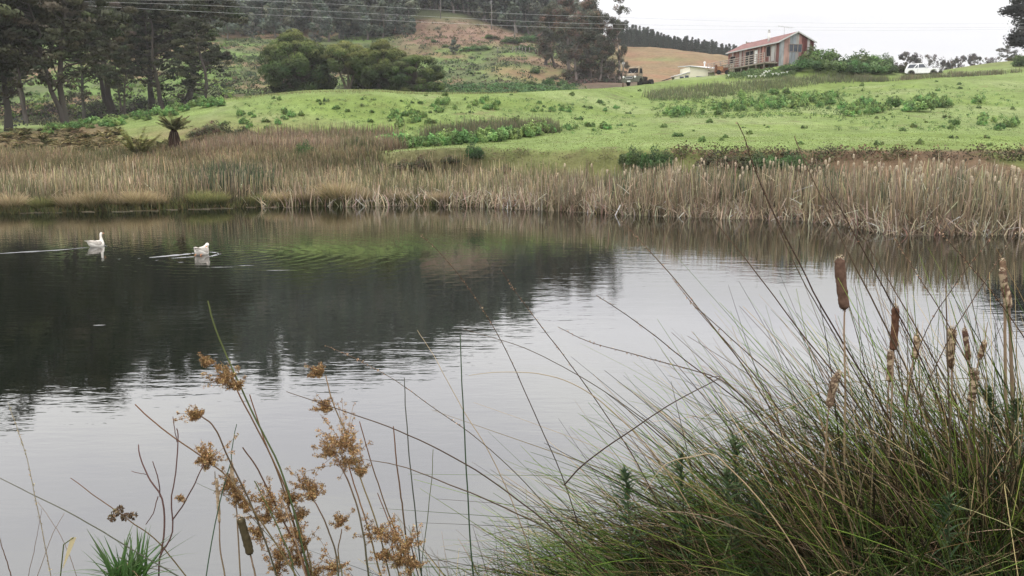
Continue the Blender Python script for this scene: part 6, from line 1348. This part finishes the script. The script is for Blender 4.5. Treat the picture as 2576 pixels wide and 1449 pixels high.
# long seeding stalks arching over the water from the right
LS = [([(1055, 590), (1095, 625), (1160, 700), (1215, 780), (1268, 870), (1312, 962), (1350, 1050), (1400, 1160)], 3.1, .0016, 'tall thin stalk arching farthest left over the pond'),
 ([(1258, 677), (1300, 740), (1355, 815), (1425, 905), (1500, 1010), (1580, 1130), (1650, 1260)], 3.1, .0017, 'thin stalk right of the farthest-left one, parallel to it'),
 ([(1560, 550), (1625, 622), (1700, 705), (1775, 800), (1850, 895), (1920, 1000), (1990, 1120), (2050, 1240)], 3.0, .0022, 'long seeding stalk whose tip stands out over the middle of the pond'),
 ([(1735, 757), (1790, 805), (1850, 860), (1930, 930), (2010, 1010), (2090, 1120)], 2.95, .0018, 'seeding stalk with beaded tip below the middle of the pond'),
 ([(1500, 742), (1560, 780), (1640, 835), (1720, 900), (1800, 960), (1900, 1040), (2000, 1150)], 2.95, .002, 'long low seeding stalk pointing left at the bright water'),
 ([(1165, 828), (1240, 850), (1330, 880), (1430, 930), (1530, 990), (1640, 1070), (1740, 1160)], 2.9, .0015, 'low stalk reaching left near the tall dark upright stem'),
 ([(1405, 823), (1480, 858), (1560, 880), (1650, 905), (1740, 930), (1815, 955), (1880, 1010), (1960, 1120)], 2.9, .0018, 'stalk with a crooked bent tip in the middle of the bright water'),
 ([(1855, 308), (1875, 355), (1888, 400), (1920, 480), (1962, 570), (2010, 660), (2060, 760), (2130, 880), (2210, 1010), (2290, 1150)], 3.0, .0026, 'tallest seeding stalk, its tip reaching the green paddock left of the barn'),
 ([(1997, 342), (2020, 400), (2052, 470), (2095, 560), (2140, 650), (2200, 770), (2265, 900), (2330, 1040), (2380, 1160)], 3.0, .0028, 'second tallest dark stalk, its tip on the paddock below the barn'),
 ([(1800, 560), (1860, 630), (1935, 730), (2010, 830), (2090, 930), (2170, 1040), (2240, 1160)], 2.95, .0024, 'dark stalk slanting between the middle stalk and the largest cattail'),
 ([(2080, 470), (2115, 530), (2165, 620), (2225, 730), (2290, 850), (2350, 980), (2410, 1120)], 3.05, .0024, 'beaded stalk passing just right of the largest cattail head'),
 ([(2150, 560), (2200, 640), (2270, 760), (2340, 880), (2400, 1000), (2450, 1130)], 3.0, .0024, 'beaded brown stalk slanting over the dark brown cattail head'),
 ([(2245, 590), (2300, 680), (2370, 790), (2430, 900), (2490, 1020), (2540, 1150)], 3.0, .002, 'thin stalk slanting left of the double cattail near the right edge'),
 ([(2330, 540), (2400, 620), (2470, 700), (2540, 790), (2610, 900), (2660, 1020)], 3.0, .002, 'beaded stalk crossing the upper right of the pond'),
 ([(2380, 648), (2381, 740), (2384, 860), (2386, 980), (2390, 1130)], 2.9, .0026, 'straight upright dark stalk in the middle of the right-hand group'),
 ([(2562, 575), (2520, 640), (2470, 720), (2400, 830), (2350, 930), (2310, 1030), (2280, 1150)], 3.0, .0018, 'stalk leaning the other way, up to the right edge'),
 ([(2500, 590), (2460, 640), (2400, 720), (2330, 830), (2290, 960), (2270, 1100)], 3.05, .0016, 'second stalk leaning the other way, left of the first'),
 ([(1905, 430), (1940, 520), (1985, 630), (2040, 740), (2110, 860), (2180, 990), (2240, 1120)], 3.05, .002, 'thin dark stalk close beside the tallest seeding stalk'),
 ([(1690, 700), (1760, 790), (1840, 880), (1915, 970), (1990, 1080), (2060, 1200)], 3.05, .0018, 'thin stalk running parallel under the middle stalk'),
 ([(1050, 830), (1090, 890), (1125, 960), (1170, 1040), (1220, 1120), (1270, 1220)], 3.05, .0014, 'thin pale stalk behind the tall dark upright stem'),
 ([(820, 870), (900, 905), (1000, 960), (1100, 1030), (1200, 1100), (1300, 1190), (1400, 1300)], 3.0, .0014, 'thin stalk reaching far left over the bright water'),
 ([(720, 985), (790, 1008), (880, 1040), (990, 1080), (1100, 1130), (1220, 1200), (1340, 1290)], 2.9, .0022, 'dark stem slanting down behind the flowering rush clump'),
 ([(1780, 950), (1812, 952), (1700, 1010), (1600, 1075), (1480, 1160), (1420, 1220)], 2.85, .0018, 'broken stalk bent back on itself above the tussocks'),
 ([(920, 1155), (1010, 1175), (1120, 1215), (1230, 1260), (1360, 1320)], 2.85, .0022, 'brown stem lying almost flat to the left of the tussocks'),
 ([(1180, 945), (1260, 937), (1350, 940), (1430, 962), (1510, 1010), (1600, 1090)], 2.9, .0016, 'pale dry blade curving flat over the water'),
 ([(1620, 1240), (1660, 1180), (1690, 1160), (1740, 1150), (1790, 1145), (1830, 1180)], 2.6, .0018, 'pale straw blade arched downward over the tussocks')]
for i, (pts, Y, r_, lb) in enumerate(LS):
    P = stem_pts(pts, Y, Y - .12, down='bent back' not in lb); o = plant('seed_stalk', lb, 'grass stalk', 'long stalks arching out of the tussocks')
    pale = 'pale' in lb; c0 = STW if pale else ((.095, .062, .042), (.065, .042, .03), (.12, .082, .055))[i % 3]; c1 = TAN if pale else ((.024, .022, .014), (.035, .023, .016), (.02, .026, .012))[i % 3]
    sd_ = None if ('dark' in lb or pale or 'bent back' in lb or 'flat' in lb) else (.42, 70, .0042, ((.27, .18, .11), (.22, .14, .09), (.34, .25, .16)), .007)
    add_stem(o, P, r_ * .5, r_ * 1.55, c0, c1, sd_); place_root(o, P)
for px, py, sz, lb in [(1188, 877, 20, 'small loose tan flower cluster drifting over the dark reflection'), ]:
    pass

# rush tussocks filling the lower right
MOUND = .18
def fan(B, r, x, Y, n, el, azs, L, rad, cols0, cols1, dr=(.08, .5), spread=.12, k=3, S=12, az0=PI, curl=.06):
    z = gz(np.full(n, x), np.full(n, Y)) + MOUND; a = r.uniform(0, 2 * PI, n); q = np.sqrt(r.random(n)) * spread
    root = np.stack([x + np.cos(a) * q, Y + np.sin(a) * q, z - .02], 1)
    e = np.clip(r.normal(el[0], el[1], n), .05, 1.5); az = r.normal(az0, azs, n); d = np.stack([np.cos(az) * np.cos(e), np.sin(az) * np.cos(e), np.sin(e)], 1)
    LL = r.uniform(L[0], L[1], n); dp = r.uniform(dr[0], dr[1], n); t_ = np.linspace(0, 1, S)
    P = root[:, None] + d[:, None] * (LL[:, None] * t_)[:, :, None]; hd = d.copy(); hd[:, 2] = 0; hd /= np.linalg.norm(hd, axis=1, keepdims=True) + 1e-6
    P[:, :, 2] -= (dp * LL)[:, None] * t_ ** 2.2; P += hd[:, None] * ((dp * LL * .35)[:, None] * t_ ** 2)[:, :, None]
    sdv = np.stack([-hd[:, 1], hd[:, 0], 0 * e], 1); P += sdv[:, None] * (r.normal(0, curl, n) * LL)[:, None, None] * (t_ ** 2)[None, :, None]
    kk = r.random(n) < .22; tk = r.uniform(.35, .8, n)[:, None]; kv = np.stack([r.normal(-.2, .7, n), r.normal(0, .4, n), r.uniform(-1.5, .1, n)], 1)
    P += np.where(kk[:, None], np.clip(t_[None] - tk, 0, 1) * LL[:, None], 0)[:, :, None] * kv[:, None]
    R = r.uniform(rad[0], rad[1], n)[:, None] * (1 - .8 * t_)[None]
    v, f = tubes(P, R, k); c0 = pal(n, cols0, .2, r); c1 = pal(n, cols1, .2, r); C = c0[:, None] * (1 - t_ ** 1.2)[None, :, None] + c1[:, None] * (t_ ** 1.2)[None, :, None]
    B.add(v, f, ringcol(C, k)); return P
G0 = ((.018, .030, .010), (.012, .020, .008), (.032, .052, .014), (.024, .022, .012)); G1 = ((.27, .18, .09), (.08, .05, .03), (.14, .21, .035), (.54, .42, .22), (.065, .13, .022), (.045, .033, .022), (.22, .31, .06)); DRY0 = ((.06, .042, .026), (.035, .025, .016)); DRY1 = ((.55, .44, .28), (.38, .28, .18), (.25, .16, .10))  # dark root colours: shade inside the clump is mixed into them
TS = [(1150, 3.0, 36, .55, 560, 'sparse criss-crossing tussock at the far left end of the tussock bank'), (1330, 3.1, 28, .56, 520, 'low straggling tussock at the left end of the tussock bank'), (1520, 3.0, 24, .50, 420, 'low tussock lying flat over the water, second from the left'), (1700, 3.15, 24, .60, 520, 'tangled brown and green tussock, third from the left'),
      (1860, 2.95, 30, .72, 560, 'tussock with bright green blades, below the largest cattail and to its left'), (2020, 3.2, 36, .82, 520, 'tall tussock around the foot of the largest cattail'), (2180, 2.9, 44, .92, 560, 'tall tussock around the dark brown cattail'),
      (2330, 3.2, 50, 1.0, 520, 'tall tussock around the ragged dark-spotted cattail'), (2470, 2.95, 54, 1.02, 520, 'tall tussock below the double cattail'), (2620, 3.15, 56, 1.0, 480, 'tussock at the right edge of the photo'), (2780, 3.0, 56, 1.0, 360, 'tussock just cut off by the right edge of the photo')]
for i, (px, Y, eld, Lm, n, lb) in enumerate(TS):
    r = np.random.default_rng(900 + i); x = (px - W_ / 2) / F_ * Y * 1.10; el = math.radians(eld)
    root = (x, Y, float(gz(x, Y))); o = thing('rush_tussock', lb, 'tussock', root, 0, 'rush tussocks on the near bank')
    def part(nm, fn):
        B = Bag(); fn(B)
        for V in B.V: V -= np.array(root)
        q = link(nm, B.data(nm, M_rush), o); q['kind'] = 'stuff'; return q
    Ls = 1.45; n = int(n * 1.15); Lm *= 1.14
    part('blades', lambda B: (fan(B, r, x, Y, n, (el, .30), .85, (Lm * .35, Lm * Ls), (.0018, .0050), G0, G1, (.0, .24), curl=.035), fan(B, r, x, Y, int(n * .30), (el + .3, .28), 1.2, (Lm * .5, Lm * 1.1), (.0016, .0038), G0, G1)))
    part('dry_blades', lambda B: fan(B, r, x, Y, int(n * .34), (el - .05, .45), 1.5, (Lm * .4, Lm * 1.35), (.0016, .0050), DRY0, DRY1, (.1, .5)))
    part('base_leaves', lambda B: (fan(B, r, x, Y, int(n * 1.3), (el + .15, .45), 1.5, (.28, .32 + Lm * .75), (.002, .0048), ((.007, .011, .005), (.012, .018, .007), (.012, .010, .007)), ((.022, .034, .011), (.035, .027, .015), (.016, .025, .009)), (.1, .6), .16)))  # near-black leaf colours paint the shade deep in the tussock
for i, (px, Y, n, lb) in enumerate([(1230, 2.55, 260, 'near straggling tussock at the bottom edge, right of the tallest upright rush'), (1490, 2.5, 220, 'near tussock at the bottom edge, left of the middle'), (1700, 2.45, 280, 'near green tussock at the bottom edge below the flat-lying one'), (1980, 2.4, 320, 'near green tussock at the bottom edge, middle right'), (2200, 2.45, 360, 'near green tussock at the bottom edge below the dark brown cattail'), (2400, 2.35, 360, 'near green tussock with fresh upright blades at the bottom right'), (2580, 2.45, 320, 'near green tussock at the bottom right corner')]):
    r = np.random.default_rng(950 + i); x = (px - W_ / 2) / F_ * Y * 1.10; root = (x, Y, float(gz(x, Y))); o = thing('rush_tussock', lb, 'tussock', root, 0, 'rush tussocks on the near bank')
    B = Bag(); fan(B, r, x, Y, n, (1.0, .35), 1.1, (.25, .78), (.0014, .0032), ((.015, .028, .009), (.01, .018, .007)), ((.06, .10, .025), (.035, .055, .016), (.10, .075, .045), (.09, .15, .04)), (.05, .4), .14); fan(B, r, x, Y, n // 4, (.8, .3), .8, (.3, .8), (.001, .0018), DRY0, DRY1, (.1, .5), .14)  # dark root ends carry the painted shade inside the clump
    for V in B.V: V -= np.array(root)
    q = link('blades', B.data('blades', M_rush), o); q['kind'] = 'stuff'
# bright green sheaf of blades in the middle
for px, lb, n in [(1700, 'sheaf of fresh bright green blades in the middle of the tussock bank', 60), (2010, 'sheaf of fresh bright green blades left of the leaning cattail head', 80)]:
    r = np.random.default_rng(px); Y = 2.9; x = (px - W_ / 2) / F_ * Y * 1.12; root = (x, Y, float(gz(x, Y))); o = thing('grass_sheaf', lb, 'grass', root, 0, 'sheaves of fresh green grass'); B = Bag()
    fan(B, r, x, Y, n, (.85 if px < 1900 else 1.05, .12), .3, (.6, 1.05), (.0014, .0024), ((.09, .18, .04), (.12, .22, .05)), ((.15, .27, .07), (.20, .28, .08)), (.05, .25), .05)
    for V in B.V: V -= np.array(root)
    q = link('blades', B.data('blades', M_rush), o); q['kind'] = 'stuff'
# narrow-leaved dark green weeds among them
def leafy_weed(px, top, Y, lb, bend=0, ll=.085, gr='dark green narrow-leaved weeds among the tussocks'):
    P = stem_pts([(px, top), (px + bend * .3, top + 60), (px + bend, top + 190), (px + bend * 1.2, top + 330)], Y, n=40); o = plant('leafy_weed', lb, 'weed', gr)
    add_stem(o, P, .0018, .004, (.06, .09, .04), (.07, .06, .04)); B = Bag(); K = int(min(len(P) * .75, 22))
    for j in range(K):
        m_ = 5; az = rng.uniform(0, 2 * PI, m_); el = rng.normal(.55 + .5 * (1 - j / K) ** 3, .2, m_); d = np.stack([np.cos(az) * np.cos(el), np.sin(az) * np.cos(el), np.sin(el)], 1)
        v, f, c = blades(np.tile(P[min(int(j * 1.6), len(P) - 1)], (m_, 1)) + rng.normal(0, .004, (m_, 3)), d, ll * rng.uniform(.6, 1.2, m_) * (.35 + .75 * min(1, j / 7)), .009, .3, pal(m_, ((.06, .095, .045), (.045, .07, .035), (.09, .12, .055)), .2), 4, .15, rng.uniform(0, PI, m_)); B.add(v, f, c)
    link('leaves', B.data('leaves', M_leaf), o); place_root(o, P)
for px, top, Y, lb, bd in [(1712, 1150, 2.85, 'dark narrow-leaved weed with a pointed top, left of the bright green sheaf', 12), (1572, 1190, 2.85, 'small dark narrow-leaved weed, leftmost of them', 18), (1850, 1105, 2.8, 'largest dark narrow-leaved weed, left of the leaning cattail', 6), (1828, 1190, 2.75, 'dark narrow-leaved weed close in front of the largest one', 14), (1905, 1210, 2.75, 'dark narrow-leaved weed at the right of the largest one', 8),
                       (2488, 985, 2.9, 'narrow-leaved weed high up below the double cattail', 10), (2556, 1010, 2.85, 'yellow-green narrow-leaved weed at the right edge of the photo', 6), (2385, 1250, 2.6, 'dark narrow-leaved weed low at the bottom right', 8)]: leafy_weed(px, top, Y, lb, bd)

# ------------------------------------------------------------------ the air
mh = bpy.data.materials.new('haze'); mh.use_nodes = True; t = mh.node_tree; t.nodes.clear()
pv = nd(t, 'ShaderNodeVolumePrincipled'); pv.inputs['Color'].default_value = (.96, .96, .97, 1); pv.inputs['Density'].default_value = .00026; pv.inputs['Anisotropy'].default_value = .0
om = nd(t, 'ShaderNodeOutputMaterial'); t.links.new(pv.outputs[0], om.inputs['Volume'])
tag(MB().box(-1500, 1500, -40, 1290, -6, 105).build('haze', mh), kind='stuff')
